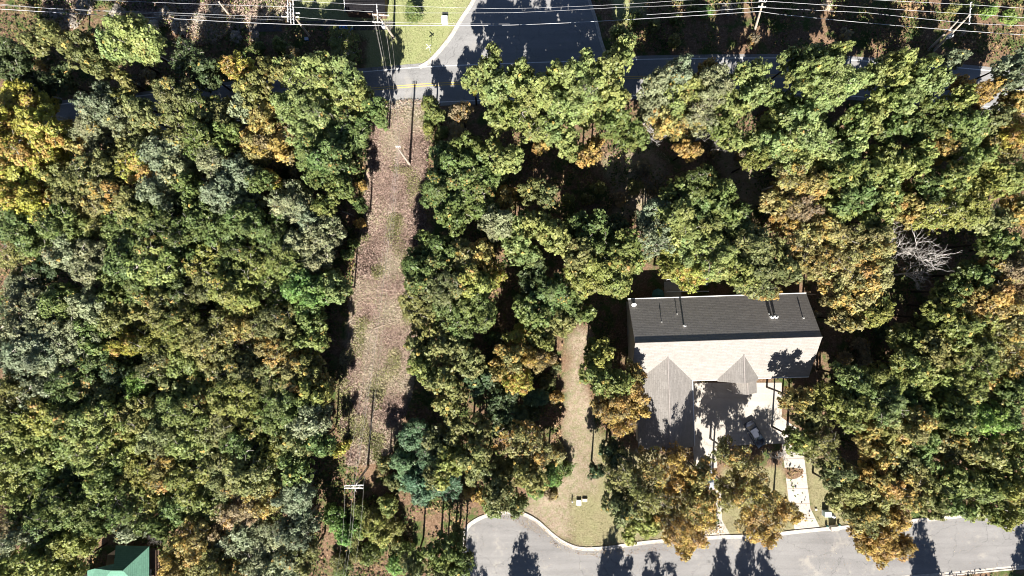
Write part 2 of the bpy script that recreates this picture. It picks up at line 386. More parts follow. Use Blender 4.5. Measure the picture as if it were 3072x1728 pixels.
def kerb(pts, w=0.5, h=0.13, name='kerb'):
    ln = lerp_line(jit(pts), 1.2); mb = MB()
    vs = []
    for i, p in enumerate(ln):
        d = (ln[min(i + 1, len(ln) - 1)] - ln[max(i - 1, 0)]).normalized(); nrm = Vector((-d.y, d.x))
        for off, z in ((-w * 0.62, 0.036), (-w * 0.10, 0.05), (0.02, h), (w * 0.42, h + 0.01), (w * 0.42, -0.1)):
            q = p + nrm * off; vs.append((q.x, q.y, z))
    k = 5; fs = [(i * k + j, (i + 1) * k + j, (i + 1) * k + j + 1, i * k + j + 1) for i in range(len(ln) - 1) for j in range(k - 1)]
    o = mb.add(vs, fs).build(name, M['kerb']); tag(o, kind='structure'); return o
kerb(list(reversed([(1262, 199), (1285, 186), (1320, 150), (1355, 105), (1375, 70), (1395, 40), (1420, 0), (1440, -60), (1445, -300)])) , 0.62) if False else None
kerb([(1258, 201), (1285, 186), (1320, 150), (1355, 105), (1375, 70), (1395, 40), (1420, 0), (1440, -60), (1445, -300)], 0.62)
kerb([(1750, -300), (1750, -60), (1768, 0), (1785, 50), (1797, 95), (1803, 122), (1820, 170)], 0.5)
kerb([(1392, 1760)] + KNORTH[1:], 0.62)
kerb(KSOUTH, 0.62)
DRIVE1 = [(2070, 1148), (2345, 1148), (2345, 1330), (2235, 1335), (2150, 1340), (2152, 1420), (2166, 1500), (2166, 1560), (2190, 1603), (2108, 1610), (2100, 1560), (2092, 1480), (2084, 1400), (2078, 1340)]
DRIVE2 = [(2345, 1252), (2398, 1290), (2412, 1366), (2431, 1525), (2460, 1583), (2385, 1592), (2368, 1520), (2356, 1420), (2345, 1330)]
d1 = flat_poly('driveway', DRIVE1, 0.022, M['concrete']); tag(d1, kind='structure')
d2 = flat_poly('driveway', DRIVE2, 0.018, M['concrete']); tag(d2, kind='structure')
# driveway joints as shallow dark seams
mb = MB()
for k in range(6):
    y = 1330 + k * 45; a_, b_ = P(2346 + k * 6, y), P(2408 + k * 7, y)
    mb.tube([a_ + Vector((0, 0, 0.022)), b_ + Vector((0, 0, 0.022))], 0.02, 4)
mb.build('joint', M['deck'], d2)
# tree shadowed farm lane by the top edge
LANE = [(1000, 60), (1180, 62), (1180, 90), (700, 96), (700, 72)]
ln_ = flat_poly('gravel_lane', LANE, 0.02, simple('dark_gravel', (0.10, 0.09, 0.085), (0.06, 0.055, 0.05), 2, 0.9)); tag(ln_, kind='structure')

# ------------------------------------------------------------------ card clouds
def cards(C, N, S, seed, asp=0.72, U=None):
    r = np.random.RandomState(seed); n = len(C)
    N = N / (np.linalg.norm(N, axis=1, keepdims=True) + 1e-9)
    if U is None:
        U = r.normal(size=(n, 3))
    U = U - N * np.sum(U * N, 1, keepdims=True); U /= (np.linalg.norm(U, axis=1, keepdims=True) + 1e-9)
    Wv = np.cross(N, U); s = S[:, None]
    a1 = asp if hasattr(asp, '__len__') else np.full(n, asp); a1 = a1[:, None]
    k = r.uniform(0.75, 1.15, (n, 4))
    v = np.stack([C + U * s * k[:, :1], C + Wv * s * a1 * k[:, 1:2] + N * s * 0.16, C - U * s * k[:, 2:3], C - Wv * s * a1 * k[:, 3:4] - N * s * 0.1], 1)
    return v.reshape(-1, 3), np.arange(4 * n).reshape(n, 4)
def card_mesh(name, C, N, S, T, seed, mat, asp=0.72, U=None):
    V, F = cards(C, N, S, seed, asp, U); me = bpy.data.meshes.new(name); fill_mesh(me, V, F)
    a = me.attributes.new('tint', 'FLOAT_VECTOR', 'FACE'); a.data.foreach_set('vector', np.ascontiguousarray(T, np.float32).ravel())
    me.materials.append(mat); return me

def sph(r, n, zmin=-1.0):
    out = []
    while len(out) < n:
        v = r.normal(size=3); v /= np.linalg.norm(v)
        if v[2] >= zmin: out.append(v)
    return np.array(out)

def branch(mb, p, q, r0, r1, rnd, n=4, seg=3, wob=0.12):
    L = (q - p).length; pts = [p]
    for i in range(1, seg):
        t = i / seg; pts.append(p.lerp(q, t) + Vector((rnd.uniform(-1, 1), rnd.uniform(-1, 1), rnd.uniform(-0.4, 0.8))) * L * wob)
    pts.append(q); mb.tube(pts, [r0 + (r1 - r0) * i / seg for i in range(seg + 1)], n, cap=False); return pts

def broadleaf(seed, R=4.3, Ht=16.0, base=0.42, nl=24, rz=3.2, nt=26, nleaf=16, leaf=0.225, ragged=0.25, lobe=(0.8, 1.4), tuft=0.34, cone=0.0):
    """returns trunk mesh, crown mesh"""
    rnd = random.Random(seed); r = np.random.RandomState(seed)
    cz = Ht - rz - 0.9
    lob = []
    ax = 1 + r.uniform(-0.15, 0.15); 
    while len(lob) < nl:
        d = sph(r, 1, -0.9)[0]; f = r.uniform(0.80 - ragged * 0.6, 1.0 + ragged * 0.35)
        if len(lob) > nl * 0.8: f *= 0.45
        shr = 1 - cone * max(0, d[2] + 0.3)
        c = np.array([d[0] * (R - 1.1) * f * ax * shr, d[1] * (R - 1.1) * f / ax * shr, cz + d[2] * (rz - 0.4) * (f + cone * 0.4)])
        rad = r.uniform(*lobe)
        if all(np.linalg.norm(c - q[0]) > 0.62 * (rad + q[1]) * 0.9 for q in lob) or r.rand() < 0.08:
            lob.append((c, rad))
    C, N, S, T = [], [], [], []
    for c, rad in lob:
        lb = r.rand(); la = r.rand(); lh = r.rand()
        td = sph(r, nt, -0.6)
        for d in td:
            rr = rad * r.uniform(0.7, 1.22); tc = c + d * rr * np.array([1, 1, 0.8])
            tb = r.rand(); ta = 0.65 * la + 0.35 * r.rand(); th = r.rand()
            k = nleaf; off = r.normal(size=(k, 3)) * tuft * 0.55
            C.append(tc + off)
            out = d * 0.9 + np.array([0, 0, 0.7]) + off * 1.0
            N.append(out + r.normal(size=(k, 3)) * 0.5)
            S.append(leaf * r.uniform(0.65, 1.2, k))
            t = np.stack([np.clip(0.25 * lb + 0.45 * tb + 0.30 * r.rand(k), 0, 1), np.clip(ta + r.uniform(-0.12, 0.12, k), 0, 1), np.clip(0.5 * lh + 0.25 * th + 0.25 * r.rand(k), 0, 1)], 1)
            T.append(t)
    C = np.concatenate(C); N = np.concatenate(N); S = np.concatenate(S); T = np.concatenate(T)
    crown = card_mesh('crown', C, N, S, T, seed, M['leaf'])
    mb = MB(); zt = Ht * base
    top = Vector((rnd.uniform(-.4, .4), rnd.uniform(-.4, .4), zt + (cz - zt) * 0.7))
    mb.tube([(0, 0, -0.3), (0.05, 0, 0.5), (rnd.uniform(-.15, .15), rnd.uniform(-.15, .15), zt * 0.6), (top.x * .6, top.y * .6, zt), top], [0.38, 0.27, 0.22, 0.19, 0.12], 7, cap=False)
    for c, rad in lob:
        s = Vector((top.x * .6, top.y * .6, zt)).lerp(top, rnd.random()); q = Vector(c)
        pts = branch(mb, s, q, 0.09, 0.045, rnd, 4, 3, 0.07)
        for k in range(4):
            d = Vector(sph(r, 1, -0.1)[0]) * rad * rnd.uniform(0.85, 1.25)
            branch(mb, q, q + d * (1.25 if k == 0 else 1), 0.055 if k == 0 else 0.035, 0.018, rnd, 3, 2, 0.12)
    me = bpy.data.meshes.new('trunk'); me.from_pydata(mb.v, [], mb.f); me.update(); me.materials.append(M['bark'])
    return me, crown

def bare(seed, R=4.0, Ht=11.0, depth=4, lean=(0, 0), r0=0.26, spread=0.75):
    rnd = random.Random(seed); mb = MB()
    def grow(p, d, L, rad, lev):
        q = p + d * L
        pts = branch(mb, p, q, rad, rad * 0.62, rnd, 4 if lev < 3 else 3, 3, 0.06)
        if lev >= depth: return
        for k in range(rnd.choice((3, 4)) if lev else 5):
            a = Vector((rnd.uniform(-1, 1), rnd.uniform(-1, 1), rnd.uniform(-0.25, 0.7))).normalized()
            nd = (d * (1 - spread * 0.55) + a * spread).normalized()
            s = pts[rnd.choice((1, 2, 3))] if lev else q.lerp(p, rnd.random() * 0.25)
            grow(s, nd, L * rnd.uniform(0.5, 0.78) if lev else R * 0.62, rad * 0.52, lev + 1)
    grow(Vector((0, 0, -0.2)), Vector((lean[0], lean[1], 1)).normalized(), Ht * 0.55, r0, 0)
    me = bpy.data.meshes.new('trunk'); me.from_pydata(mb.v, [], mb.f); me.update(); me.materials.append(M['palebark']); return me

def cedar(seed, R=2.4, Ht=9.0):
    r = np.random.RandomState(seed); n = 900; C, N, S, T, U = [], [], [], [], []
    for i in range(n):
        t = r.rand() ** 0.8; z = 0.8 + t * (Ht - 0.9); rad = R * (1 - t) ** 0.75 + 0.12
        an = r.rand() * 6.283; ll = r.uniform(0.55, 1.08)
        d = np.array([math.cos(an), math.sin(an), 0.25]); tb = r.rand()
        for k in range(5):
            rr = rad * ll * (0.55 + 0.45 * k / 4)
            C.append([d[0] * rr + r.normal() * .08, d[1] * rr + r.normal() * .08, z + k * 0.06 + r.normal() * .05]); N.append(np.array([d[0] * .3, d[1] * .3, 1]) + r.normal(size=3) * .45)
            S.append(r.uniform(.16, .3)); T.append([0.5 * tb + 0.5 * r.rand(), r.rand(), r.rand()]); U.append(d + r.normal(size=3) * .3)
    crown = card_mesh('crown', np.array(C), np.array(N), np.array(S), np.array(T), seed, M['leaf'], 0.35, np.array(U))
    mb = MB(); mb.tube([(0, 0, -.2), (0, 0, Ht * .5), (0, 0, Ht * .95)], [.16, .1, .02], 6, cap=False)
    me = bpy.data.meshes.new('trunk'); me.from_pydata(mb.v, [], mb.f); me.update(); me.materials.append(M['bark']); return me, crown

BR = [broadleaf(100 + i, nl=30 + i % 4 * 2, rz=3.6 + 0.35 * (i % 4), ragged=0.22 + 0.09 * (i % 4), nt=24, nleaf=(13, 18, 24)[i % 3], leaf=(.26, .215, .175)[i % 3], tuft=(.4, .34, .3)[i % 3]) for i in range(12)]
AIRY = [broadleaf(200 + i, nl=26, rz=3.6, ragged=0.5, nt=15, nleaf=13, lobe=(0.7, 1.35), leaf=0.2) for i in range(6)]
TALL = [broadleaf(300 + i, R=3.2, Ht=16, nl=26, rz=5.0, ragged=0.4, nt=15, nleaf=13, lobe=(0.7, 1.2), cone=0.25) for i in range(3)]
SHRUB = [broadleaf(400 + i, R=2.5, Ht=3.6, base=0.15, nl=17, rz=1.5, nt=17, nleaf=13, lobe=(0.5, 0.9), leaf=0.17, ragged=0.35, tuft=0.3) for i in range(5)]
CED = [cedar(500 + i) for i in range(3)]
BARE = [bare(600, 5.5, 12, 4), bare(601, 5.0, 11, 4, (0.25, 0.3)), bare(602, 4.2, 10, 4), bare(603, 3.6, 7, 4, (0.3, -0.1))]

# ------------------------------------------------------------------ woods: x, y, radius in 2576-wide display pixels, colour, optional kind/height
COLR = {
 'g': ((0.155, 0.188, 0.058), 0.01, 'mid green'), 'b': ((0.265, 0.290, 0.100), 0.015, 'light green'),
 'y': ((0.235, 0.242, 0.070), 0.03, 'yellow green'), 'Y': ((0.37, 0.345, 0.078), 0.35, 'golden yellow'),
 'o': ((0.210, 0.205, 0.078), 0.06, 'olive green'), 's': ((0.255, 0.272, 0.155), 0.015, 'pale sage green'),
 'd': ((0.090, 0.118, 0.050), 0.01, 'dark green'), 't': ((0.290, 0.250, 0.105), 0.30, 'tan and olive'),
 'r': ((0.310, 0.215, 0.095), 0.55, 'rusty orange'), 'B': ((0.26, 0.20, 0.125), 0.20, 'dull brown'),
 'k': ((0.125, 0.190, 0.095), 0.0, 'blue green'), 'p': ((0.240, 0.210, 0.080), 0.38, 'olive and orange'),
 'l': ((0.190, 0.27, 0.070), 0.0, 'vivid green'), 'w': ((0.44, 0.37, 0.31), 0.10, 'pale dry tan')}
TREES = """
100,95,36,o,a;148,92,30,o,a;210,130,44,o,a;330,92,52,b;295,120,40,b;372,125,40,b;255,168,34,o,a;22,150,48,d;70,215,46,d;150,200,40,d;
860,112,50,y,m;2570,250,34,t;2548,205,30,s;1088,1140,38,k;1012,1212,30,k;1102,1190,34,o;1240,1275,26,g,e;1215,1250,24,r,e;965,1165,22,o,e;1385,1150,34,t,e;1330,1160,40,p,e;1290,1165,34,o,e;1040,1425,34,o;1092,1402,38,g;1135,1372,36,g;1160,1420,38,g;1110,1442,36,o;1150,1345,24,o;948,1332,34,y,e;975,1272,26,y,e;985,1215,20,o,e;605,175,40,Y;562,165,18,Y;470,150,46,d;520,185,40,d;690,172,36,o;742,190,46,b;800,172,40,b;872,195,44,b;
800,235,56,b;735,262,50,b;852,262,54,b;790,320,62,b;885,328,46,g;905,245,34,b;945,275,30,g;955,305,22,g;
62,262,66,Y;18,325,56,Y;98,322,54,Y;48,412,66,Y;112,398,46,Y;62,500,52,Y;10,470,40,Y;
255,262,52,s;305,238,44,o;232,325,52,s;312,308,36,s;182,345,38,t;355,290,40,o;
432,246,50,o;488,288,60,y;440,322,52,o;545,292,54,o;505,350,46,g;575,345,36,g;640,228,44,o;615,275,36,s,a;672,308,46,t;692,352,52,r;645,368,42,t;
780,388,46,g;832,402,50,g;815,445,42,g;865,365,34,g;342,368,48,o;408,388,52,s;442,428,50,s;352,425,48,Y;292,400,44,o;240,432,50,o;
195,482,52,o;150,450,42,o;262,492,52,t;538,408,42,s;592,440,50,s;560,485,46,s;625,492,42,s;655,455,32,g;678,455,28,Y;480,470,38,g;500,515,42,g;438,515,42,d;
395,480,46,s;335,520,50,o;732,508,50,s;772,545,42,s;820,508,36,y;862,475,32,g;812,582,42,s;905,515,20,g;
38,562,58,g;92,600,52,g;152,560,50,g;218,545,48,o;172,632,48,s;235,660,52,s;112,682,38,d;42,655,46,o;
305,590,52,g;372,565,56,g;440,580,52,g;500,565,46,g;560,580,54,g;622,562,48,g;680,580,52,g;325,655,56,g;395,662,62,y;468,650,56,g;535,668,60,y;600,655,50,g;655,682,62,y;
715,650,50,g;352,722,56,g;432,732,56,g;508,722,46,o;585,738,60,y;680,745,48,g;755,625,46,s;798,640,42,s;768,728,56,l;782,790,44,g;788,850,44,y;848,722,38,b;835,690,26,g;
62,742,58,s;38,815,58,s;112,808,64,s;182,835,60,s;150,765,46,g;222,772,44,s;272,732,42,g;92,888,58,s;162,905,54,s;28,902,50,s;242,835,44,g;295,798,46,o;352,788,44,o;418,780,50,o;
318,862,34,Y;322,828,24,Y;402,852,56,y;455,818,46,y;502,862,54,o;462,902,54,y;392,912,46,o;552,832,50,o;602,820,46,t;642,852,46,B;692,812,46,o;684,880,50,t;722,850,40,o;
250,905,46,g;302,945,46,d;350,965,32,l;252,985,54,o;182,975,56,g;102,965,60,s;38,985,46,o;562,912,56,o;625,930,54,o;522,972,56,y;592,992,56,y;662,975,50,o;732,940,52,t;782,925,40,o;722,1000,50,g;
785,988,44,y;700,1052,52,g;772,1058,50,s;822,968,24,t;440,972,46,o;422,1032,52,g;352,1042,50,o;484,1042,56,y;554,1062,56,o;632,1052,56,y;
60,1052,58,y;132,1042,56,y;202,1062,56,y;272,1062,54,y;332,1112,56,y;102,1122,58,y;30,1132,56,y;182,1132,56,g;252,1142,56,y;402,1102,50,o;472,1122,52,y;542,1142,56,o;612,1122,56,g;
682,1122,50,y;742,1110,44,o;744,1172,46,g;800,1112,40,g;852,1130,20,Y;40,1212,56,y;112,1202,50,g;202,1202,46,d;272,1212,50,g;342,1192,52,y;412,1182,54,p;482,1202,56,y;552,1212,56,o;
622,1192,54,o;692,1195,46,o;662,1255,50,t;732,1252,46,s;600,1272,54,B;522,1275,50,y;450,1272,50,g;380,1265,52,y;302,1275,54,g;228,1285,50,g;150,1282,54,g;72,1285,54,g;18,1305,44,B;
50,1355,54,s;122,1352,54,g;190,1362,50,y;240,1322,36,g;330,1322,40,s;395,1325,36,g;100,1420,54,y;30,1422,46,y;165,1432,42,y;445,1385,34,t;492,1362,50,t;545,1350,44,B;450,1425,46,t;520,1425,50,o;
602,1352,54,s;680,1352,54,s;642,1422,50,s;712,1422,50,s;742,1335,44,s;772,1400,36,o;580,1440,40,t;
1130,390,42,g;1168,372,38,g;1212,432,54,g;1152,432,56,g;1108,482,54,g;1182,502,58,g;1142,542,46,g;1235,378,36,b;1272,402,40,b;1100,285,24,y;1160,285,28,B;1085,262,20,g;
1060,640,46,g;1055,690,48,g;1112,640,48,g;1165,650,52,t;1212,642,36,t;1058,758,54,o;1130,730,54,o;1192,712,50,y;1238,692,32,Y;1148,802,54,g;1085,822,44,o;1202,782,50,g;
1055,878,38,o;1120,882,46,o;1062,932,38,y;1112,950,42,o;1170,905,46,o;1205,960,46,d;1135,1010,46,o;1042,1092,38,k;1012,1165,34,k;1062,1165,46,k;1112,1100,46,o;1182,1082,46,o;1130,1172,46,y;
1192,1152,46,o;1060,1222,44,k;1122,1222,40,k;1225,1192,42,o;1262,1240,44,o;1300,1268,30,o;1262,1010,42,d;1350,1002,26,k;1300,1110,54,p,a;1360,1132,42,t,a;1282,1060,42,d;1372,1195,32,l;1332,1205,44,o;
1250,562,42,s;1292,592,46,b;1342,572,46,b;1392,602,46,b;1322,642,36,b;1272,502,30,r;1302,488,26,p;1335,482,34,o,a;1375,490,30,o,a;1340,692,46,d;1390,740,54,g;1340,782,46,g;1442,768,46,g;1402,820,44,o;
1482,690,54,y;1545,690,54,y;1500,622,54,g;1562,622,46,g;1450,645,44,o;1592,655,36,y;1472,562,42,g;1532,565,42,d;1555,715,32,y;
1312,858,40,Y;1362,850,34,y;1262,918,40,p;1292,902,38,t;1345,900,34,r;1302,955,34,Y;1490,882,26,g;1515,900,42,y;1502,948,42,y;1545,962,42,y;1582,990,44,r;1532,1022,42,r;1600,935,28,p;
1560,1060,40,r;1605,1030,30,r;1560,1195,50,o;1635,1175,44,p;1700,1150,34,r;1722,1202,46,r;1622,1250,54,o;1682,1272,50,p;1560,1275,44,o;1615,1325,44,y;1690,1330,38,r;1742,1340,44,r;
1745,1262,44,p;1722,1378,26,r;1765,1195,38,p;1768,1252,34,p;1778,1300,26,r;1500,1185,22,d;1545,1140,36,d;1838,1142,44,p;1882,1192,48,t;1848,1242,48,p;1912,1252,44,p;1900,1310,46,r;1962,1285,42,r;1930,1345,34,r;1995,1290,24,r;
1232,158,34,b;1215,200,42,b;1262,220,40,b;1250,280,44,b;1192,228,10,Y;1310,202,44,b;1342,242,50,b;1292,290,44,y;1342,312,50,b;1402,202,44,b;1452,172,38,b;1482,212,54,b;1532,180,46,b;
1565,105,32,b;1560,145,38,b;1492,262,48,b;1422,262,50,b;1545,232,46,b;1540,300,44,g;1572,335,40,g;1390,330,36,b;1362,368,22,r;1422,352,34,b;1448,385,28,b;1482,392,30,r;1500,362,22,r;1602,345,30,g;
1642,210,34,s;1652,270,46,s;1702,188,42,s;1692,250,50,b;1742,230,44,b;1762,290,48,s;1802,210,44,s;1832,250,44,b;1822,312,40,g;1780,172,22,p;1880,185,42,b;1902,240,40,b;1722,310,44,t;
1672,310,40,t;1852,352,34,b;1730,375,30,r;1752,470,50,g;1702,492,46,g;1652,542,46,s;1702,562,54,b;1772,532,54,g;1822,502,46,g;1842,562,50,g;1782,592,50,b;1652,602,46,s;1722,632,54,b;
1682,662,34,y;1742,690,40,Y;1708,692,26,y;1802,652,54,b;1852,632,46,o;1862,692,44,y;1902,622,50,o;1905,700,48,o;1930,738,28,t;1962,642,46,o;1972,682,38,o;
1998,152,34,b;2062,142,44,b;2100,140,32,b;2092,202,54,b;2032,192,46,b;2130,202,36,b;2062,252,46,b;1962,252,38,g;2012,292,46,b;1962,312,40,b;2032,342,54,b;1932,362,40,b;
1992,392,52,b;1902,402,32,y;2062,392,40,y;2202,188,38,b;2262,168,38,b;2320,182,38,b;2292,232,46,b;2232,242,42,y;2352,212,36,b;2400,150,26,s;2192,302,42,b;2242,322,42,g;2142,322,46,g;2122,382,46,b;
2410,212,22,r;2402,262,42,y;2452,242,34,r;2490,228,26,r;2540,160,30,s;2552,272,40,p;2482,302,46,o;2422,322,50,g;2352,302,46,g;2302,322,40,g;2362,362,46,p;2442,382,46,g;2502,372,46,p;2552,340,34,Y;
2302,402,42,y;2240,402,46,y;2172,432,46,y;2118,450,46,y;1990,450,42,t;2042,462,44,t;1962,502,40,t;2022,522,44,B;2092,522,46,y;2152,502,46,g;2232,482,46,y;2270,472,26,r;2202,552,46,y;2282,532,38,p;
2342,472,46,g;2402,452,46,y;2472,462,46,y;2532,442,46,y;2352,542,50,y;2422,532,50,y;2482,552,46,o;2552,532,40,p;2502,612,44,g;2552,622,40,b;1968,565,30,r;2012,612,46,t;2072,592,50,t;2142,612,50,t;
2202,612,44,t;2062,662,48,t;2122,682,54,t;2192,692,52,t;2160,752,50,t;2100,740,38,t;2130,805,34,t;2195,785,38,y;2452,692,44,g;2502,702,48,p;2545,672,42,B;2392,735,40,g;2382,772,42,y;2442,762,50,t;
2512,762,54,r;2565,735,30,B;2352,802,46,y;2412,832,46,y;2482,832,54,y;2542,822,46,t;2282,852,44,y;2292,922,46,y;2342,882,46,o;2402,892,46,o;2462,902,50,y;2532,902,50,p;2212,962,50,y;2145,952,44,g;
2095,1002,42,y;2152,1032,50,y;2222,1022,50,b;2292,1002,46,g;2352,962,46,y;2422,972,50,y;2492,982,50,p;2552,972,46,g;2002,1002,34,p;2032,1052,42,o;2012,1110,40,y;2062,1112,50,o;
2182,1092,40,p;2242,1092,46,o;2302,1072,46,p;2352,1042,40,g;2412,1052,46,g;2482,1052,50,l;2542,1062,46,g;2202,1145,36,p;2188,1192,38,p;2262,1162,50,o;2332,1132,46,g;2402,1122,48,p;2472,1132,46,o;
2542,1142,46,y;2100,1190,40,o;2132,1242,46,o;2202,1232,46,p;2272,1232,50,p;2342,1202,46,o;2412,1202,46,y;2482,1212,50,y;2552,1222,46,y;2332,1270,40,o;2400,1258,42,g;2480,1272,42,y;2530,1300,30,y;
2570,1285,26,y;2182,1302,42,p;2242,1312,42,r;2205,1362,42,r;2262,1372,34,r;2215,1400,24,r
"""
SHRUBS = """
700,110,22,g;735,128,18,B;648,118,18,g;1085,292,22,g;1070,262,16,y;1150,330,30,B;1110,330,20,g;1075,320,16,y;
832,1308,36,l;868,1352,36,l;905,1290,28,g;940,1310,34,o;975,1270,26,y;958,1352,34,y;900,1400,26,o;850,1422,26,o;1000,1425,32,l;1020,1390,28,g;930,1400,30,g;890,1360,26,o;905,1340,26,y;990,1330,26,o;1000,1375,24,o;860,1440,26,g;
1175,1242,22,r;1140,1225,18,r;960,1190,18,B;985,1215,18,o;870,1120,14,Y;1440,760,16,r;1460,720,18,B;1385,905,20,B;1400,925,16,o;1400,1000,20,r;1375,960,22,o;1330,1000,22,g;1340,1045,24,d;
1250,860,26,d;1230,910,24,d;1240,850,20,g;1420,1180,26,g;1395,1210,24,l;1350,1240,24,l;1390,1245,20,B;1330,1225,18,l;
600,60,14,w;140,30,20,w;210,10,26,w;180,50,20,w;410,30,30,w;450,60,26,w;500,45,22,w;540,20,26,w;590,90,18,w;60,20,16,B;290,25,22,w;340,40,18,w;380,60,16,w;640,90,14,w;700,40,14,w;
1745,20,16,g;1775,28,18,l;1700,45,14,g;1830,22,20,w;2080,10,16,w;2400,20,18,o;2450,12,22,b;2500,20,20,l;2550,40,22,l;2420,80,12,w;2280,120,14,B;2130,85,18,B;1650,60,18,o;1600,40,18,g;1560,60,16,o;1900,95,16,B;1700,100,18,o;
2370,800,20,k;2230,835,20,d;2170,870,24,B;2130,905,22,B;2180,905,20,B;2050,790,20,B;1870,390,20,B;1800,370,22,B;1620,420,22,B;1560,500,20,B;1600,470,22,o;1640,480,14,B;1510,470,20,o;1480,500,18,o;1430,500,20,y;
40,250,16,g;130,250,16,g;90,160,14,r;330,210,20,B;370,190,22,B;600,215,22,r;640,205,18,B;700,400,22,B;740,430,22,B;760,470,22,o;700,460,18,d;880,420,20,o;905,465,16,r;900,560,16,r;885,610,16,g;870,640,18,g;
"""
def parse(s):
    out = []
    for t in s.replace('\n', '').split(';'):
        t = t.strip()
        if t: q = t.split(','); out.append((float(q[0]) * 1.1925, float(q[1]) * 1.1925, float(q[2]) * 1.1925, q[3], q[4] if len(q) > 4 else ''))
    return out
used = set()
LM = [(1041, 88, 'the blue tank'), (1160, 80, 'the transformer pole'), (872, 40, 'the switch rack pole'), (1195, 446, 'the lone strip pole'),
 (1060, 1460, 'the double crossarm pole'), (1150, 990, 'the log jam'), (1285, 145, 'the street sign'), (1890, 900, "the big roof's upper left corner"),
 (2400, 880, "the big roof's upper right corner"), (1985, 1230, 'the garage wing'), (2440, 1130, "the big roof's lower right corner"), (2150, 885, "the big roof's top edge"),
 (350, 1700, 'the green roof'), (1500, 1535, 'the turning circle kerb'), (1740, 1000, 'the dirt path top'), (1740, 1500, 'the white utility boxes'),
 (2475, 1537, 'the green cabinet'), (2795, 745, 'the largest bare tree'), (2145, 375, 'the leaning bare tree'), (1985, 395, 'the crooked bare tree'),
 (60, 430, 'the golden clump'), (2900, 50, 'the top right pole'), (2285, 12, 'the bracket pole'), (1230, 300, 'the strip road end'), (1700, 1250, 'the dirt path'),
 (0, 0, "the photo's top left corner"), (3072, 0, "the photo's top right corner"), (0, 1728, "the photo's bottom left corner"), (3072, 1728, "the photo's bottom right corner"),
 (0, 1050, "the left edge's middle"), (3072, 900, "the right edge's middle"), (760, 1728, "the bottom edge by the strip"), (1800, 122, "the side street's right kerb"),
 (2140, 1420, 'the left driveway'), (2390, 1420, 'the right driveway'), (2262, 1300, 'the dark car'), (1380, 1728, "the turning circle's left edge"),
 (700, 25, 'the short leaning pole'), (2750, 1560, "the bottom street's far kerb"), (1310, 1250, 'the blue green thicket'), (1600, 1195, 'the small cedar')]
DIRS = ['right of', 'above right of', 'above', 'above left of', 'left of', 'below left of', 'below', 'below right of']
NDIR = ['on its right', 'at its upper right', 'above it', 'at its upper left', 'on its left', 'at its lower left', 'below it', 'at its lower right']
def d8(dx, dy): return int(round(math.degrees(math.atan2(-dy, dx)) / 45)) % 8
def label_for(size, col, kind, px, py, others):
    near = sorted(LM, key=lambda q: math.hypot(px - q[0], py - q[1]))[:3]
    nb = sorted(((math.hypot(px - o[0], py - o[1]), o) for o in others if (o[0], o[1]) != (px, py)), key=lambda q: q[0])[:7]
    def rel(q):
        d = math.hypot(px - q[0], py - q[1]); w = 'immediately' if d < 60 else 'close' if d < 110 else 'just' if d < 180 else 'a bit' if d < 270 else 'well' if d < 400 else 'far'
        return f"{w} {DIRS[d8(px - q[0], py - q[1])]} {q[2]}"
    cands = [f"{size} {col} {kind} {rel(near[0])}"]
    for n_ in near[:2]:
        for dd, o in nb: cands.append(f"{size} {col} {kind} {rel(n_)}, {COLR[o[3]][2]} one {NDIR[d8(o[0] - px, o[1] - py)]}")
    for c in cands:
        if c not in used and len(c.split()) <= 16: used.add(c); return c
    for n1 in near:
        for n2 in LM:
            c = f"{size} {col} {kind} {rel(n1)}, {rel(n2)}"
            if n1 is not n2 and c not in used and len(c.split()) <= 16: used.add(c); return c
    print('DUP', cands[0]); return cands[0]
rt = random.Random(11)
def crown_colour(ckey):
    col, al, _ = COLR[ckey]; j = rt.uniform(0.82, 1.18); q = rt.uniform(0.92, 1.08)
    return (col[0] * j * q, col[1] * j, col[2] * j / q, al)
def place(kind, meshes, px, py, r, h, R0, H0, ckey, zc, cat, size, word, group, others):
    w = P(px, py, zc); x, y = w.x, w.y
    R = r / 18 * (1 - zc / H)
    tr, cr = meshes
    root = thing(kind, label_for(size, COLR[ckey][2], word, px, py, others), cat, (x, y, float(ground_z(x, y))), rt.uniform(0, 6.28), group)
    root.scale = (R / R0, R / R0, h / H0)
    link(bpy.data.objects.new('trunk', tr), root)
    c = bpy.data.objects.new('crown', cr); link(c, root); c.color = crown_colour(ckey)
    return root
TL = parse(TREES); SLs = parse(SHRUBS)
rank = sorted(range(len(TL)), key=lambda i: -TL[i][2] * (1.45 if TL[i][3] in 'rYlk' else 1.1 if TL[i][3] in 'ptBs' else 1.0))
keep = set(rank[:283])
LOW = [broadleaf(900 + i, nl=22, rz=3.2, nt=17, nleaf=9, leaf=0.34, ragged=0.35) for i in range(3)]
def mesh_arrays(me):
    n = len(me.vertices); v = np.empty(n * 3, np.float32); me.vertices.foreach_get('co', v)
    f = np.empty(len(me.loops), np.int32); me.loops.foreach_get('vertex_index', f)
    t = np.empty(len(me.polygons) * 3, np.float32); me.attributes['tint'].data.foreach_get('vector', t)
    return v.reshape(-1, 3), f.reshape(-1, 4), t.reshape(-1, 3)
LOWA = [mesh_arrays(c) for _, c in LOW]
sv, sf, stt, scl, nofs = [], [], [], [], 0
sticks = MB()
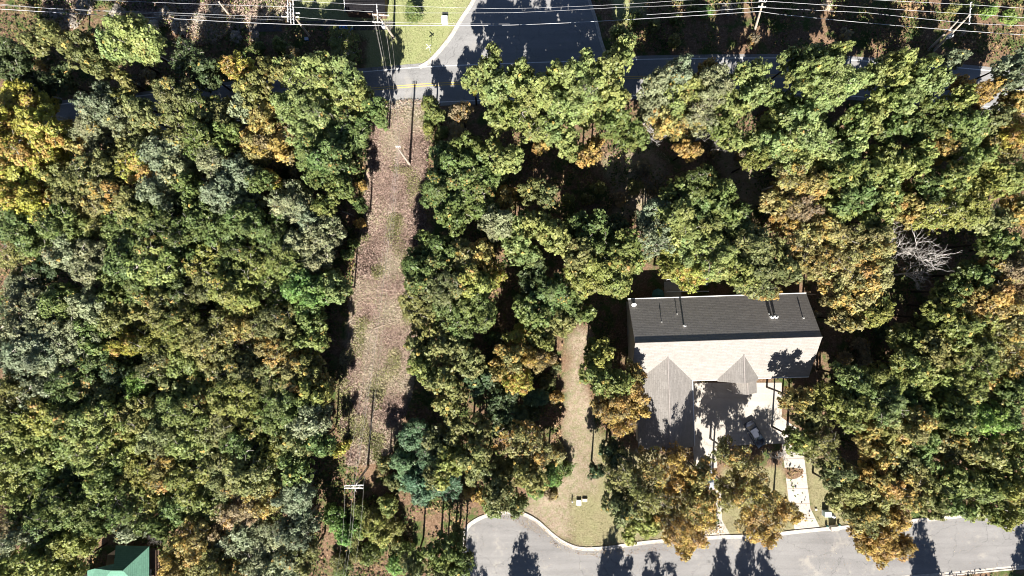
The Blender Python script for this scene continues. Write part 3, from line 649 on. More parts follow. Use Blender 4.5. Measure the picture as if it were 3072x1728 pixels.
for i, (px, py, r, ck, fl) in enumerate(TL):
    h = rt.uniform(12.5, 17.0) * (0.78 + 0.22 * min(1.2, r / 50.0))
    if r < 32: h *= 0.72
    if ck == 'd': h *= 0.8
    if fl == 'm': h = 5.5
    if fl == 'e': h = 8.0
    if py < 230 and px < 700: h *= 1.1
    if ck == 'k': h *= 0.6
    if py < 290 and px > 1380: h *= 1.25
    zc = h * 0.74
    if i in keep:
        ms = rt.choice(AIRY) if fl == 'a' or rt.random() < 0.16 or (px > 1760 and py > 1230 and px < 2420) else rt.choice(BR)
        size = 'small' if r < 42 else ('mid-sized' if r < 60 else 'broad')
        place('broadleaf_tree', ms, px, py, r * 1.08, h, 4.1, 16.0, ck, zc, 'tree', size, 'tree', 'trees of the woods', [TL[k] for k in keep])
    else:
        v, f, t = LOWA[rt.randrange(3)]; w = P(px, py, zc); R = r * 1.08 / 18 * (1 - zc / H) / 4.1; an = rt.uniform(0, 6.28)
        c_, s_ = math.cos(an) * R, math.sin(an) * R
        nv = np.stack([v[:, 0] * c_ - v[:, 1] * s_ + w.x, v[:, 0] * s_ + v[:, 1] * c_ + w.y, v[:, 2] * h / 16], 1)
        sv.append(nv); sf.append(f + nofs); nofs += len(v); stt.append(t)
        scl.append(np.tile(np.array(crown_colour(ck), np.float32), (len(f), 1)))
        sticks.tube([(w.x, w.y, 0), (w.x + .1, w.y, h * .4), (w.x, w.y + .1, h * .8)], [.18, .13, .05], 5, cap=False)
me = bpy.data.meshes.new('small_trees'); nq = sum(len(f) for f in sf)
nvs = len(sticks.v); sv_all = np.concatenate(sv + [np.array(sticks.v)]); sf_all = np.concatenate(sf + [np.array(sticks.f) + nofs])
fill_mesh(me, sv_all, sf_all); ns = len(sticks.f)
a = me.attributes.new('tint', 'FLOAT_VECTOR', 'FACE'); a.data.foreach_set('vector', np.concatenate(stt + [np.zeros((ns, 3), np.float32)]).ravel())
a = me.attributes.new('leafcol', 'FLOAT_COLOR', 'FACE') if False else me.attributes.new('leafcol', 'FLOAT_VECTOR', 'FACE')
cl = np.concatenate(scl + [np.tile(np.array((.1, .08, .06, 0), np.float32), (ns, 1))])
a.data.foreach_set('vector', np.ascontiguousarray(cl[:, :3]).ravel())
a = me.attributes.new('turning', 'FLOAT', 'FACE'); a.data.foreach_set('value', np.ascontiguousarray(cl[:, 3]))
me.materials.append(foliage_mat('leaves_of_small_trees', stuff=True))
o = bpy.data.objects.new('small_trees', me); link(o); tag(o, 'smaller mixed green and autumn trees filling the woods between the large crowns', 'trees', None, 'stuff')
for px, py, r, ck, fl in SLs:
    h = rt.uniform(2.2, 4.2) * (0.7 + r / 60)
    if ck == 'w': h *= 0.5
    place('shrub', rt.choice(SHRUB), px, py, r * 1.1, h, 2.35, 3.6, ck, h * .6, 'shrub', 'small' if r < 26 else 'spreading', 'shrub', 'shrubs and undergrowth', SLs)
# trees across the bottom street, below the photo, whose shadows fall on the street
def shadow_tree(tx, ty, w, h, lb, ck='g'):
    bx = (tx - 1536) / 18 - 0.05 * h; by = (864 - ty) / 18 - h / math.tan(ELEV)
    root = thing('broadleaf_tree', f"narrow {COLR[ck][2]} tree across the bottom street, {lb}", 'tree', (bx, by, 0), rt.uniform(0, 6.28), 'trees across the bottom street')
    root.scale = (w / 3.2, w / 3.2, h / 16.0)
    tr, cr = rt.choice(TALL)
    link(bpy.data.objects.new('trunk', tr), root); c = bpy.data.objects.new('crown', cr); link(c, root)
    c.color = (*COLR[ck][0], COLR[ck][1])
for a_ in ((1410, 1622, 2.3, 15, "shading the turning circle's left edge"), (1440, 1690, 2.0, 13, 'lower neighbour of the leftmost'), (1568, 1608, 2.4, 15.5, 'shading the turning circle'), (1600, 1668, 2.2, 14, 'lower one behind the turning circle'),
    (1838, 1590, 2.6, 16, 'shadow touching the dry lawn'), (1875, 1660, 2.3, 14, 'below the dry lawn, shorter one'), (1960, 1655, 2.6, 15, 'left of the left driveway mouth'), (2010, 1690, 2.6, 14, 'shorter, left of the left driveway mouth'),
    (2165, 1632, 2.5, 15, 'facing the left driveway mouth'), (2240, 1600, 2.3, 16, 'shadow reaching the grass between the driveways'), (2300, 1640, 2.6, 15, 'between the two driveway mouths'), (2765, 1552, 2.2, 17, 'tallest, shadow crossing the whole street'),
    (2790, 1640, 2.4, 14, 'shorter, beside the tallest shadow'), (3075, 1560, 2.4, 16, 'shadow cut by the right edge'), (3100, 1620, 2.6, 15, "beyond the photo's bottom right corner")):
    shadow_tree(*a_)

# ------------------------------------------------------------------ bare trees
def bare_tree(i, px, py, R, h, label, rz=0, mesh=None):
    w = P(px, py, h * .75)
    root = thing('bare_tree', label, 'bare tree', (w.x, w.y, 0), rz); k = R / 5.0
    root.scale = (k, k, h / 12.0); link(bpy.data.objects.new('trunk', BARE[i]), root)
for a_ in ((0, 2795, 745, 5.0, 13.5, 'largest pale leafless tree, branches spread over dark gap right of the house', 1.0),
           (1, 2715, 740, 4.0, 13, 'leafless whitish tree with one upright limb, left of the largest bare tree', 2.2),
           (2, 2760, 820, 3.6, 10.5, 'low purplish bare tree tangled below the largest bare tree', 0.4),
           (1, 2145, 375, 4.2, 14, 'pale leafless tree leaning over the green crowns above the orange bush', -0.8),
           (3, 1985, 395, 3.4, 12, 'small crooked bare tree with forked white limbs near the upper woods gap', 1.9),
           (3, 3050, 640, 3.6, 13, 'bare white tree on the right edge of the photo', 0.9),
           (2, 2350, 1390, 3.2, 9, 'thin bare pale twiggy tree over the right driveway', 2.0),
           (3, 2140, 720, 2.4, 15, 'short bare white twigs poking through crowns behind the house', 3.0),
           (2, 455, 890, 2.6, 12, 'bare whitish twigs among the left woods crowns', 1.2),
           (3, 140, 600, 2.4, 12, 'bare stub with white limb below the golden yellow trees', 2.6),
           (2, 375, 395, 3.0, 12, 'pale dead tree top in the upper left woods', 0.2),
           (3, 430, 1640, 2.4, 9, 'bare pinkish twigs beside the green roof', 1.0),
           (2, 560, 1620, 3.0, 9, 'leafless tangled brown tree right of the green roof', 2.8),
           (3, 905, 1455, 2.6, 6, 'bare twiggy sapling in the dark gap left of the lowest power pole', 0.5)):
    bare_tree(*a_)

# ------------------------------------------------------------------ cedars
for px, py, R, h, ck, lb in ((1238, 38, 1.6, 6.5, 'g', 'small dark pointed evergreen standing alone on the top lawn'),
                             (1345 * 1.1925, 1003 * 1.1925, 1.6, 6, 'k', 'small blue green cedar left of the dirt path'),):
    w = P(px, py, h * .4)
    root = thing('cedar_tree', lb, 'evergreen', (w.x, w.y, 0), 0.3); root.scale = (R / 2.4, R / 2.4, h / 9)
    tr, cr = CED[0]; link(bpy.data.objects.new('trunk', tr), root); c = bpy.data.objects.new('crown', cr); link(c, root); c.color = (*COLR[ck][0], 0)

# ------------------------------------------------------------------ houses
TH = math.radians(1.9); HO = P(1884, 898, 4.3)
def HP(u, v, z): return Vector((HO.x + u * math.cos(TH) + v * math.sin(TH), HO.y + u * math.sin(TH) - v * math.cos(TH), z))
def roof_mesh(name, faces, mat, parent, thick=0.18):
    """faces: (pts, along_dir, down_dir). Gives the sheet a thickness and shingle coordinates"""
    me = bpy.data.meshes.new(name); V = []; F = []; A = []
    for pts, uo in faces:
        n = len(pts); b0 = len(V)
        nrm = (pts[1] - pts[0]).cross(pts[2] - pts[0]).normalized()
        if nrm.z < 0: pts = list(reversed(pts)); nrm = -nrm
        al = Vector((-nrm.y, nrm.x, 0)).normalized() if abs(nrm.z) < 0.999 else Vector((1, 0, 0)); dn = nrm.cross(al)
        V += [tuple(p) for p in pts] + [tuple(p - Vector((0, 0, thick))) for p in pts]
        F.append(tuple(range(b0, b0 + n))); F.append(tuple(reversed(range(b0 + n, b0 + 2 * n))))
        A += [[(p.dot(al), p.dot(dn), 0) for p in pts], [(0, 0, 0)] * n]
        for i in range(n):
            j = (i + 1) % n; F.append((b0 + i, b0 + n + i, b0 + n + j, b0 + j)); A.append([(0, 0, 0)] * 4)
    me.from_pydata(V, [], F); me.update()
    at = me.attributes.new('along', 'FLOAT_VECTOR', 'CORNER')
    at.data.foreach_set('vector', [c for f in A for v in f for c in v])
    me.materials.append(mat); o = bpy.data.objects.new(name, me); link(o, parent); return o
house = thing('house', 'large house with beige shingle roof, dark on its shaded far slope', 'house', HP(14, 7, 0))
hinv = Matrix.Translation(-house.location)
def hp(u, v, z): return HP(u, v, z) - house.location
LN, D, ZE, ZR = 28.6, 13.3, 4.3, 9.45; VR = D / 2; SL = (ZR - ZE) / VR
def zs(v): return ZR - SL * abs(v - VR)
wz = 7.55; wu = 5.35; whw = 4.5; wv = VR + (ZR - wz) / SL; WE = 23.9    # wing with its own ridge
g2 = 17.2; g2w = 3.3; g2z = 7.5; g2v = VR + (ZR - g2z) / SL
north = [hp(0, 0, ZE), hp(LN, 0, ZE), hp(LN, VR, ZR), hp(0, VR, ZR)]
wl = wu - whw; wr = wu + whw
south = [hp(0, VR, ZR), hp(LN, VR, ZR), hp(LN, D, ZE), hp(g2 + g2w, D, ZE), hp(g2, g2v, g2z), hp(g2 - g2w, D, ZE), hp(wr, D, ZE), hp(wu, wv, wz), hp(wl, D, ZE), hp(0, D, ZE)]
roof_mesh('roof', [(north, 0)], M['shingle'], house)
s_ = MB(); s_.poly(south)
roof_mesh('roof', [([hp(0, VR, ZR), hp(wu, VR, ZR), hp(wu, wv, wz), hp(wl, D, ZE), hp(0, D, ZE)], 0),
                   ([hp(wu, VR, ZR), hp((wr + g2 - g2w) / 2, VR, ZR), hp((wr + g2 - g2w) / 2, D, ZE), hp(wr, D, ZE), hp(wu, wv, wz)], 0),
                   ([hp((wr + g2 - g2w) / 2, VR, ZR), hp(g2, VR, ZR), hp(g2, g2v, g2z), hp(g2 - g2w, D, ZE), hp((wr + g2 - g2w) / 2, D, ZE)], 0),
                   ([hp(g2, VR, ZR), hp(LN, VR, ZR), hp(LN, D, ZE), hp(g2 + g2w, D, ZE), hp(g2, g2v, g2z)], 0)], M['shingle'], house)
roof_mesh('wing_roof', [([hp(wu, wv, wz), hp(wu, WE, wz), hp(wl, WE, ZE), hp(wl, D, ZE)], 0), ([hp(wu, wv, wz), hp(wu, WE, wz), hp(wr, WE, ZE), hp(wr, D, ZE)], 0)], M['shingle'], house)
G2E = D + 0.35
roof_mesh('gable_roof', [([hp(g2, g2v, g2z), hp(g2, G2E, g2z), hp(g2 - g2w, G2E, ZE), hp(g2 - g2w, D, ZE)], 0), ([hp(g2, g2v, g2z), hp(g2, G2E, g2z), hp(g2 + g2w, G2E, ZE), hp(g2 + g2w, D, ZE)], 0)], M['shingle'], house)
pu = 18.45; pw = 2.0; pz = 5.1
roof_mesh('porch_roof', [([hp(pu, G2E - 0.3, pz), hp(pu, D + 2.5, pz), hp(pu - pw, D + 2.5, 3.5), hp(pu - pw, G2E - 0.3, 3.5)], 0), ([hp(pu, G2E - 0.3, pz), hp(pu, D + 2.5, pz), hp(pu + pw, D + 2.5, 3.5), hp(pu + pw, G2E - 0.3, 3.5)], 0)], M['shingle'], house)
# ridge caps
def cap(a, b_, w=0.16, mat='shingle', parent=None, name='ridge_cap'):
    mb = MB(); mb.tube([a + Vector((0, 0, 0.0)), b_ + Vector((0, 0, 0.0))], w, 6); return mb.build(name, M[mat], parent or house)
M['capm'] = simple('ridge_cap_shingle', (0.30, 0.27, 0.25), (0.24, 0.215, 0.2), 3, 0.95)
for a_, b_ in ((hp(0, VR, ZR), hp(LN, VR, ZR)), (hp(wu, wv, wz), hp(wu, WE, wz)), (hp(g2, g2v, g2z), hp(g2, G2E, g2z)), (hp(pu, G2E - .3, pz), hp(pu, D + 2.5, pz))):
    cap(a_, b_, 0.13, 'capm')
# walls
def prism(pts, z0, ztops):
    mb = MB(); n = len(pts); vs = [(p.x, p.y, z0) for p in pts] + [(p.x, p.y, z) for p, z in zip(pts, ztops)]
    fs = [(i, (i + 1) % n, n + (i + 1) % n, n + i) for i in range(n)]; fs.append(tuple(range(n, 2 * n))); return mb.add(vs, fs)
i_ = 0.45
pts = [hp(i_, i_, 0), hp(i_, VR, 0), hp(i_, D - i_, 0), hp(LN - i_, D - i_, 0), hp(LN - i_, VR, 0), hp(LN - i_, i_, 0)]
mb = MB(); vs = [(p.x, p.y, 0) for p in pts] + [(p.x, p.y, z) for p, z in zip(pts, [zs(i_) - .2, ZR - .2, zs(i_) - .2, zs(i_) - .2, ZR - .2, zs(i_) - .2])]
mb.add(vs, [(0, 1, 7, 6), (1, 2, 8, 7), (2, 3, 9, 8), (3, 4, 10, 9), (4, 5, 11, 10), (5, 0, 6, 11)])
mb.build('wall', M['siding'], house)
pts = [hp(wl + i_, D - i_ + .02, 0), hp(wl + i_, WE - i_, 0), hp(wu, WE - i_, 0), hp(wr - i_, WE - i_, 0), hp(wr - i_, D - i_ + .02, 0)]
mb = MB(); ze2 = ZE + (wz - ZE) * i_ / whw - .2
vs = [(p.x, p.y, 0) for p in pts] + [(p.x, p.y, z) for p, z in zip(pts, [ze2, ze2, wz - .2, ze2, ze2])]
mb.add(vs, [(0, 1, 6, 5), (1, 2, 7, 6), (2, 3, 8, 7), (3, 4, 9, 8)]); mb.build('wing_wall', M['siding'], house)
mb = MB(); mb.add([hp(g2 - g2w, G2E - .2, ZE - .1), hp(g2 + g2w, G2E - .2, ZE - .1), hp(g2, G2E - .2, g2z - .2)], [(0, 1, 2)]); mb.build('gable_wall', M['siding'], house)
for du in (-1.7, 1.7):
    p = hp(pu + du, D + 2.3, 0); MB().tube([p, p + Vector((0, 0, 3.4))], 0.09, 8).build('porch_post', M['white'], house)
gd = MB(); gd.box(*hp(wu, WE - i_ + .04, 1.15), 4.6, 0.08, 2.2, TH); gd.build('garage_door', M['white'], house)
for u in (3, 8, 13, 20, 25):
    w_ = MB(); w_.box(*hp(u, i_ - .03, 1.9), 1.2, .1, 1.3, TH); wo = w_.build('window', M['white'], house)
    g_ = MB(); g_.box(*hp(u, i_ - .07, 1.9), 1.0, .06, 1.1, TH); g_.build('pane', M['glass'], wo)
for u in (12, 20.8, 25):
    w_ = MB(); w_.box(*hp(u, D - i_ + .03, 1.9), 1.2, .1, 1.3, TH); wo = w_.build('window', M['white'], house)
    g_ = MB(); g_.box(*hp(u, D - i_ + .07, 1.9), 1.0, .06, 1.1, TH); g_.build('pane', M['glass'], wo)
# gutters: bright metal edge along far eave, near eave, wing
for a_, b_ in ((hp(-.02, -.08, ZE - .04), hp(LN, -.08, ZE - .04)), (hp(g2 + g2w, D + .08, ZE - .06), hp(LN, D + .08, ZE - .06)), (hp(wr + .08, D, ZE - .06), hp(wr + .08, WE, ZE - .06)), (hp(wr, D + .08, ZE - .06), hp(g2 - g2w, D + .08, ZE - .06))):
    MB().tube([a_, b_], 0.085, 6).build('gutter', M['white'], house)
def vent(u, v, h, r, twin=False):
    z = zs(v); p = hp(u, v, z - .1); mb = MB(); mb.tube([p, p + Vector((0, 0, h))], r, 8)
    mb.tube([p + Vector((0, 0, h)), p + Vector((0, 0, h + .06)), p + Vector((0, 0, h + .14))], [r * 1.5, r * 1.5, r * .6], 8)
    return mb.build('roof_vent', M['white'], house, True)
def uv_of(px, py, z):
    w = P(px, py, z) - HO; return w.x * math.cos(TH) + w.y * math.sin(TH), w.x * math.sin(TH) - w.y * math.cos(TH)
for px, py, h, r in ((1984, 965, .45, .06), (2030, 941, .45, .06), (2051, 976, 1.0, .13), (2312, 950, .75, .2), (2324, 949, .75, .22), (2306, 941, .3, .08), (2322, 940, .3, .08), (2408, 953, .5, .08)):
    u, v = uv_of(px, py, zs(5)); u, v = uv_of(px, py, zs(v)); vent(u, v, h, r)
# satellite dish on the roof corner
p = hp(.6, .5, zs(.5)); mb = MB(); mb.tube([p, p + Vector((0, 0, .5)), p + Vector((.15, -.15, .6))], .03, 6); dish_ = mb.build('satellite_dish', M['white'], house)
mb = MB(); rg = []
for k in range(4):
    rg.append([Vector((math.cos(t * .524) * .1 * k, math.sin(t * .524) * .1 * k, .012 * k * k)) for t in range(12)])
vs = [Vector((0, 0, 0))] + [q for r_ in rg[1:] for q in r_]
fs = [(0, 1 + t, 1 + (t + 1) % 12) for t in range(12)] + [(1 + 12 * k + t, 13 + 12 * k + t, 13 + 12 * k + (t + 1) % 12, 1 + 12 * k + (t + 1) % 12) for k in range(2) for t in range(12)]
rotm = Matrix.Rotation(math.radians(40), 3, 'X')
mb.add([rotm @ v * 1.3 + p + Vector((.15, -.3, .62)) for v in vs], fs); mb.build('dish', M['white'], dish_)

# green roofed house, lower left
gh = thing('house', 'green shingled house roof cut off by the bottom edge', 'house', P(380, 1720, 0))
gq = lambda px, py, z: P(px, py, z) - gh.location
zr = 6.0; ze = 3.0
A_, B_, C_, D_ = gq(347, 1637, ze), gq(447, 1640, ze), gq(368, 1712, zr), gq(334, 1712, zr); E_ = gq(342, 1692, 5.2)
roof_mesh('roof', [([A_, B_, C_, D_, E_], 0), ([B_, gq(447, 1790, ze), C_], 0), ([D_, C_, gq(447, 1790, ze), gq(262, 1790, ze)], 0), ([D_, gq(262, 1790, ze), gq(262, 1712, 3.6), gq(284, 1706, 4.1), E_], 0)], M['greenroof'], gh)
cap(gq(334, 1712, zr), gq(368, 1712, zr), .12, 'greenroof', gh); cap(B_, C_, .07, 'greenroof', gh, 'hip_cap')
mb = MB(); wp = [gq(352, 1645, 0), gq(442, 1645, 0), gq(442, 1785, 0), gq(268, 1785, 0), gq(268, 1715, 0), gq(345, 1698, 0)]
mb.add([(p.x, p.y, 0) for p in wp] + [(p.x, p.y, 2.75) for p in wp], [(i, (i + 1) % 6, 6 + (i + 1) % 6, 6 + i) for i in range(6)]); mb.build('wall', M['siding'], gh)
p = gq(357, 1682, 4.4); MB().tube([p, p + Vector((0, 0, .5))], .08, 8).build('roof_vent', M['black'], gh)
dk = thing('wooden_deck', 'dark brown board deck beside the green roofed house', 'deck', P(465, 1690, 0)); dl = dk.location
mb = MB()
for k in range(11):
    p = P(450 + k * 3.1, 1692, 0) - dl; mb.box(p.x, p.y, .5, .155, 5.6, .05)
mb.build('boards', M['deck'], dk)
mb = MB(); a_ = P(483, 1640, 0) - dl; b_ = P(483, 1740, 0) - dl
for t in range(6):
    q = a_.lerp(b_, t / 5); mb.box(q.x, q.y, .8, .1, .1, 1.6)
mb.box((a_.x + b_.x) / 2, (a_.y + b_.y) / 2, 1.6, .09, 5.6, .07); mb.build('railing', M['deck'], dk)
q = P(462, 1715, 0) - dl; MB().box(q.x, q.y, 1.0, .2, 1.6, .06).build('bench_board', M['arm'], dk)

# dark roofed shed at the top edge
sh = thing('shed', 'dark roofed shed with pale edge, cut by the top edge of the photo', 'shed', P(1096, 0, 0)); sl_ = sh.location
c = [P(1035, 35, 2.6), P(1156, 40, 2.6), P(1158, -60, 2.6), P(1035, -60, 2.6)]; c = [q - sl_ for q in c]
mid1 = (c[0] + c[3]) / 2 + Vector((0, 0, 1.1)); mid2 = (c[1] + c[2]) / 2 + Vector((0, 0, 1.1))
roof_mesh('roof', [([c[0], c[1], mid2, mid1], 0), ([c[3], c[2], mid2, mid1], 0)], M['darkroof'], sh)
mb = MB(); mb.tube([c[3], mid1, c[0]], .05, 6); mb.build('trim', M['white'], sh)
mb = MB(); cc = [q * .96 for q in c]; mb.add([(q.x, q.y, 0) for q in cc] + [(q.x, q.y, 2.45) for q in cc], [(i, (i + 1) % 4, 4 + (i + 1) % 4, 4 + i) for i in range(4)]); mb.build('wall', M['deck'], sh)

# ------------------------------------------------------------------ power poles and lines
def pole(name, base, top, h, label, arms=(), extras=None):
    b0 = P(*base); t0 = P(top[0], top[1], h)
    root = thing(name, label, 'power pole', b0); d = t0 - b0
    mb = MB(); mb.tube([Vector((0, 0, -.3)), d * .5, d], [.2, .17, .13], 10); mb.build('pole', M['pole'], root)
    for (x1, y1, x2, y2, z) in arms:
        a_ = P(x1, y1, z) - b0; b_ = P(x2, y2, z) - b0
        mm = MB(); dd = (b_ - a_); mm.box((a_.x + b_.x) / 2, (a_.y + b_.y) / 2, z, dd.xy.length, .14, .14, math.atan2(dd.y, dd.x))
        am = mm.build('crossarm', M['arm'], root)
        for t in (0.04, 0.32, 0.68, 0.96):
            q = a_.lerp(b_, t); MB().tube([q + Vector((0, 0, .05)), q + Vector((0, 0, .16)), q + Vector((0, 0, .3))], [.03, .085, .05], 8).build('insulator', M['white'], am)
    return root, b0
pA, bA = pole('power_pole', (1182, 113), (1132, 42), 12.0, 'tall pole with two crossarms and round transformer by the top lawn', [(1130, 13, 1134, 67, 11.9), (1117, 44, 1168, 47, 11.4), (1118, 66, 1150, 68, 11.0)])
q = P(1152, 83, 9) - bA
MB().tube([q, q + Vector((0, 0, .25)), q + Vector((0, 0, .9)), q + Vector((0, 0, 1.0))], [.24, .28, .28, .12], 12).build('transformer', M['metal'], pA, True)
MB().tube([P(1145, 62, 10.5) - bA, q + Vector((0, 0, .8))], .04, 6).build('bracket', M['metal'], pA)
pB, bB = pole('power_pole', (928, 108), (880, 45), 12.0, 'pole carrying a rack of switches, leftmost of the big poles along top wires', [(845, 50, 897, 51, 11.0), (863, -4, 864, 66, 11.8), (871, 6, 873, 70, 11.5), (879, 0, 882, 72, 11.3), (858, 38, 900, 40, 11.2)])
for k in range(3):
    for j in range(4):
        q = P(865 + k * 8, 14 + j * 15, 11.6) - bB
        MB().tube([q, q + Vector((0, 0, .25)), q + Vector((0.1, 0, .5))], [.1, .13, .05], 6).build('switch', M['metal'], pB)
pC, bC = pole('power_pole', (2800, 155), (2908, 46), 12.6, 'leaning looking pole with single crossarm near the top right corner', [(2912, 6, 2907, 74, 12.4)])
q = P(2842, 112, 6.5) - bC
MB().tube([q, q + Vector((0, 0, .3)), q + Vector((0, 0, 1.1)), q + Vector((0, 0, 1.2))], [.28, .36, .36, .15], 12).build('transformer', M['metal'], pC, True)
pC2, bC2 = pole('utility_pole', (2786, 150), (2876, 60), 9.6, 'shorter bare pole standing just left of the top right crossarm pole')
MB().tube([P(2846, 90, 7.2) - bC2, P(2858, 95, 7.2) - bC2], .06, 6).build('brace', M['arm'], pC2)
pD, bD = pole('power_pole', (1105, 1400), (1060, 1461), 12.0, 'pole with double crossarms in the cleared strip bottom', [(1033, 1457, 1091, 1455, 11.9), (1033, 1464, 1090, 1464, 11.4)])
q0 = P(1062, 1462, 11.2) - bD
for dx, dy in ((.6, .9), (1.0, .2), (.4, -.6)):
    MB().tube([q0, q0 + Vector((dx * .6, dy * .4, .25)), q0 + Vector((dx, dy, .3))], .045, 5).build('brace', M['arm'], pD)
pE, bE = pole('power_pole', (1230, 494), (1195, 446), 12.6, 'single pole without crossarm standing in the upper cleared strip')
q0 = P(1195, 446, 12.5) - bE
for dx in (-.28, 0, .28):
    MB().tube([q0 + Vector((dx, .2, 0)), q0 + Vector((dx, .3, .35))], [.07, .09], 6).build('insulator', M['white'], pE)
pF, bF = pole('power_pole', (2266, 88), (2287, 12), 11.4, 'dark pole with short white bracket top at the top edge, right of middle', [(2276, 3, 2298, 5, 11.2), (2274, 20, 2296, 22, 10.8)])
pole('utility_pole', (690, 47), (657, 6), 5.4, 'short bare leaning pole among dry brush at upper left')
# wires: each span list (px,py,z)
def wire(label, pts, r=0.03, sag=0.5, cat='power line', group='overhead wires'):
    out = []
    for i in range(len(pts) - 1):
        a_, b_ = P(*pts[i]), P(*pts[i + 1])
        for k in range(10):
            t = k / 10; q = a_.lerp(b_, t); q.z -= sag * 4 * t * (1 - t); out.append(q)
    out.append(P(*pts[-1])); b0 = out[0].copy()
    o = MB().tube([q - b0 for q in out], r * (0.62 if r > .02 else .6), 5).build('power_line', M['wire'] if 'strip' not in label and 'service' not in label else M['oldwire']); o.location = b0; tag(o, label, cat, group); return o
wire('thickest white wire, lowest of the run along the top left', [(-200, 12, 9), (48, 30, 9), (560, 58, 9), (870, 73, 9.2), (1160, 76, 9.2), (1535, 75, 9.2)], .055, .15)
wire('thick lower wire dipping right from the road to the dark bracket pole', [(1535, 75, 9.2), (1790, 64, 9.2), (2280, 34, 9.4)], .05, .1)
wire('lowest wire right of the dark bracket pole', [(2280, 34, 9.4), (2390, 48, 9.2), (2780, 84, 8.8), (3200, 112, 9)], .045, .15)
wire('second wire from bottom along the top left, left of switch pole', [(-200, -8, 11), (0, 12, 11), (160, 26, 11), (560, 40, 11), (848, 51, 11)], .03, .1)
wire('faint wire under the second wire on the top left', [(0, 16, 10.6), (560, 47, 10.6), (850, 60, 10.6)], .018, .1)
wire('top wire at the upper left edge', [(180, -6, 11.8), (440, 6, 11.8), (864, 20, 11.8), (1118, 35, 11.8)], .028, .1)
wire('wire between switch pole and transformer pole, upper', [(864, 0, 11.9), (1130, 14, 11.9), (1520, 26, 11.8)], .028, .2)
wire('wire between switch pole and transformer pole, middle', [(896, 52, 11), (1134, 66, 11), (1530, 72, 11)], .026, .2)
wire('wire crossing the side street at mid height', [(1134, 38, 11.9), (1535, 38, 11.5), (1860, 22, 11.5), (2280, 6, 11.2)], .026, .1)
wire('upper wire crossing the side street', [(1520, 26, 11.8), (1800, 16, 11.6), (2060, 0, 11.4), (2280, -14, 11.2)], .024, .1)
wire('wire just above the thick wire, left of the dark bracket pole', [(1940, 44, 10.4), (2280, 22, 10.8), (2600, 38, 11), (2907, 70, 12.4), (3200, 82, 12)], .036, .05)
wire('middle wire of three at the top right crossarm', [(2280, 2, 11.2), (2600, 22, 12), (2908, 42, 12.6), (3200, 60, 12)], .036, .05)
wire('topmost wire at the top right crossarm', [(2280, -16, 11.2), (2600, -2, 12), (2912, 14, 12.6), (3200, 32, 12)], .034, .05)
for k, (x0, x1, x2, x3, lb) in enumerate(((1034, 1190, 1002, 1118, 'leftmost'), (1056, 1193, 1022, 1128, 'second'), (1063, 1197, 1030, 1150, 'third and brightest'), (1090, 1200, 1052, 1166, 'rightmost'))):
    wire(f'{lb} of four wires hanging down the cleared strip', [(x3, 46, 11.5), (x1, 446, 12.4), (x0, 1460, 12.0), (x2, 1760, 11.6)], .017 if k != 2 else .03, 2.0, group='wires along the cleared strip')
wire('loose curving pale service cable dropping from transformer pole to the road', [(1121, 48, 11), (1138, 130, 9), (1152, 200, 7), (1166, 262, 5), (1176, 318, 3)], .03, .1)

# ------------------------------------------------------------------ street furniture and yard things
def util_box(name, label, px, py, w, d, h, mat, cat, top=.92, rz=0.0):
    root = thing(name, label, cat, P(px, py, 0), rz)
    MB().box(0, 0, .04, w * 1.12, d * 1.12, .12).build('pad', M['kerb'], root)
    MB().box(0, 0, .1 + h / 2, w, d, h).build('cabinet', M[mat], root)
    MB().box(0, 0, .1 + h + .05, w * 1.06, d * 1.06, .1, 0, top).build('lid', M[mat], root); return root
util_box('utility_box', 'white square utility box on the top lawn near the curb', 1335, 63, .95, 1.1, .75, 'white', 'utility box')
util_box('utility_box', 'pale green transformer cabinet beside right driveway', 2475, 1537, 1.05, .85, 1.05, 'palegreen', 'utility box')
util_box('utility_box', 'larger white low box, middle of three on the dry lawn', 1736, 1506, .75, .85, .35, 'white', 'utility box')
util_box('utility_box', 'pale low box, right of the three on the dry lawn', 1754, 1499, .8, .5, .25, 'tan', 'utility box')
util_box('meter_lid', 'small square meter cover left of the green cabinet', 2447, 1528, .35, .35, .06, 'tan', 'meter cover')
util_box('meter_lid', 'small round-looking meter cover right of the green cabinet', 2510, 1526, .35, .3, .06, 'metal', 'meter cover')
rp = thing('utility_pedestal', 'white round topped pedestal next to green cabinet', 'utility pedestal', P(2496, 1545, 0))
MB().tube([(0, 0, -.05), (0, 0, .75), (0, 0, .92), (0, 0, 1.0)], [.3, .3, .24, .08], 16).build('post', M['white'], rp, True)
MB().tube([(0, 0, .5), (0, 0, .56)], .315, 16).build('band', M['metal'], rp)
rp = thing('utility_pedestal', 'thin post with long shadow, left of the white box on dry lawn', 'utility pedestal', P(1716, 1501, 0))
MB().tube([(0, 0, -.05), (0, 0, .9), (0, 0, .95)], [.11, .11, .06], 12).build('post', M['white'], rp); MB().tube([(0, 0, .7), (0, 0, .76)], .125, 12).build('band', M['metal'], rp)
mbx = thing('mailbox', 'stone mailbox pillar at the kerb right of the driveway', 'mailbox', P(2496, 1580, 0), .08)
MB().box(0, 0, .55, 1.15, .55, 1.1).build('pillar', M['tan'], mbx); MB().box(0, 0, 1.14, 1.3, .7, .09).build('cap', M['kerb'], mbx)
mm = MB(); mm.tube([(-.1, -.45, .9), (-.1, -.2, .9)], .14, 10); mm.build('box_door', M['black'], mbx)
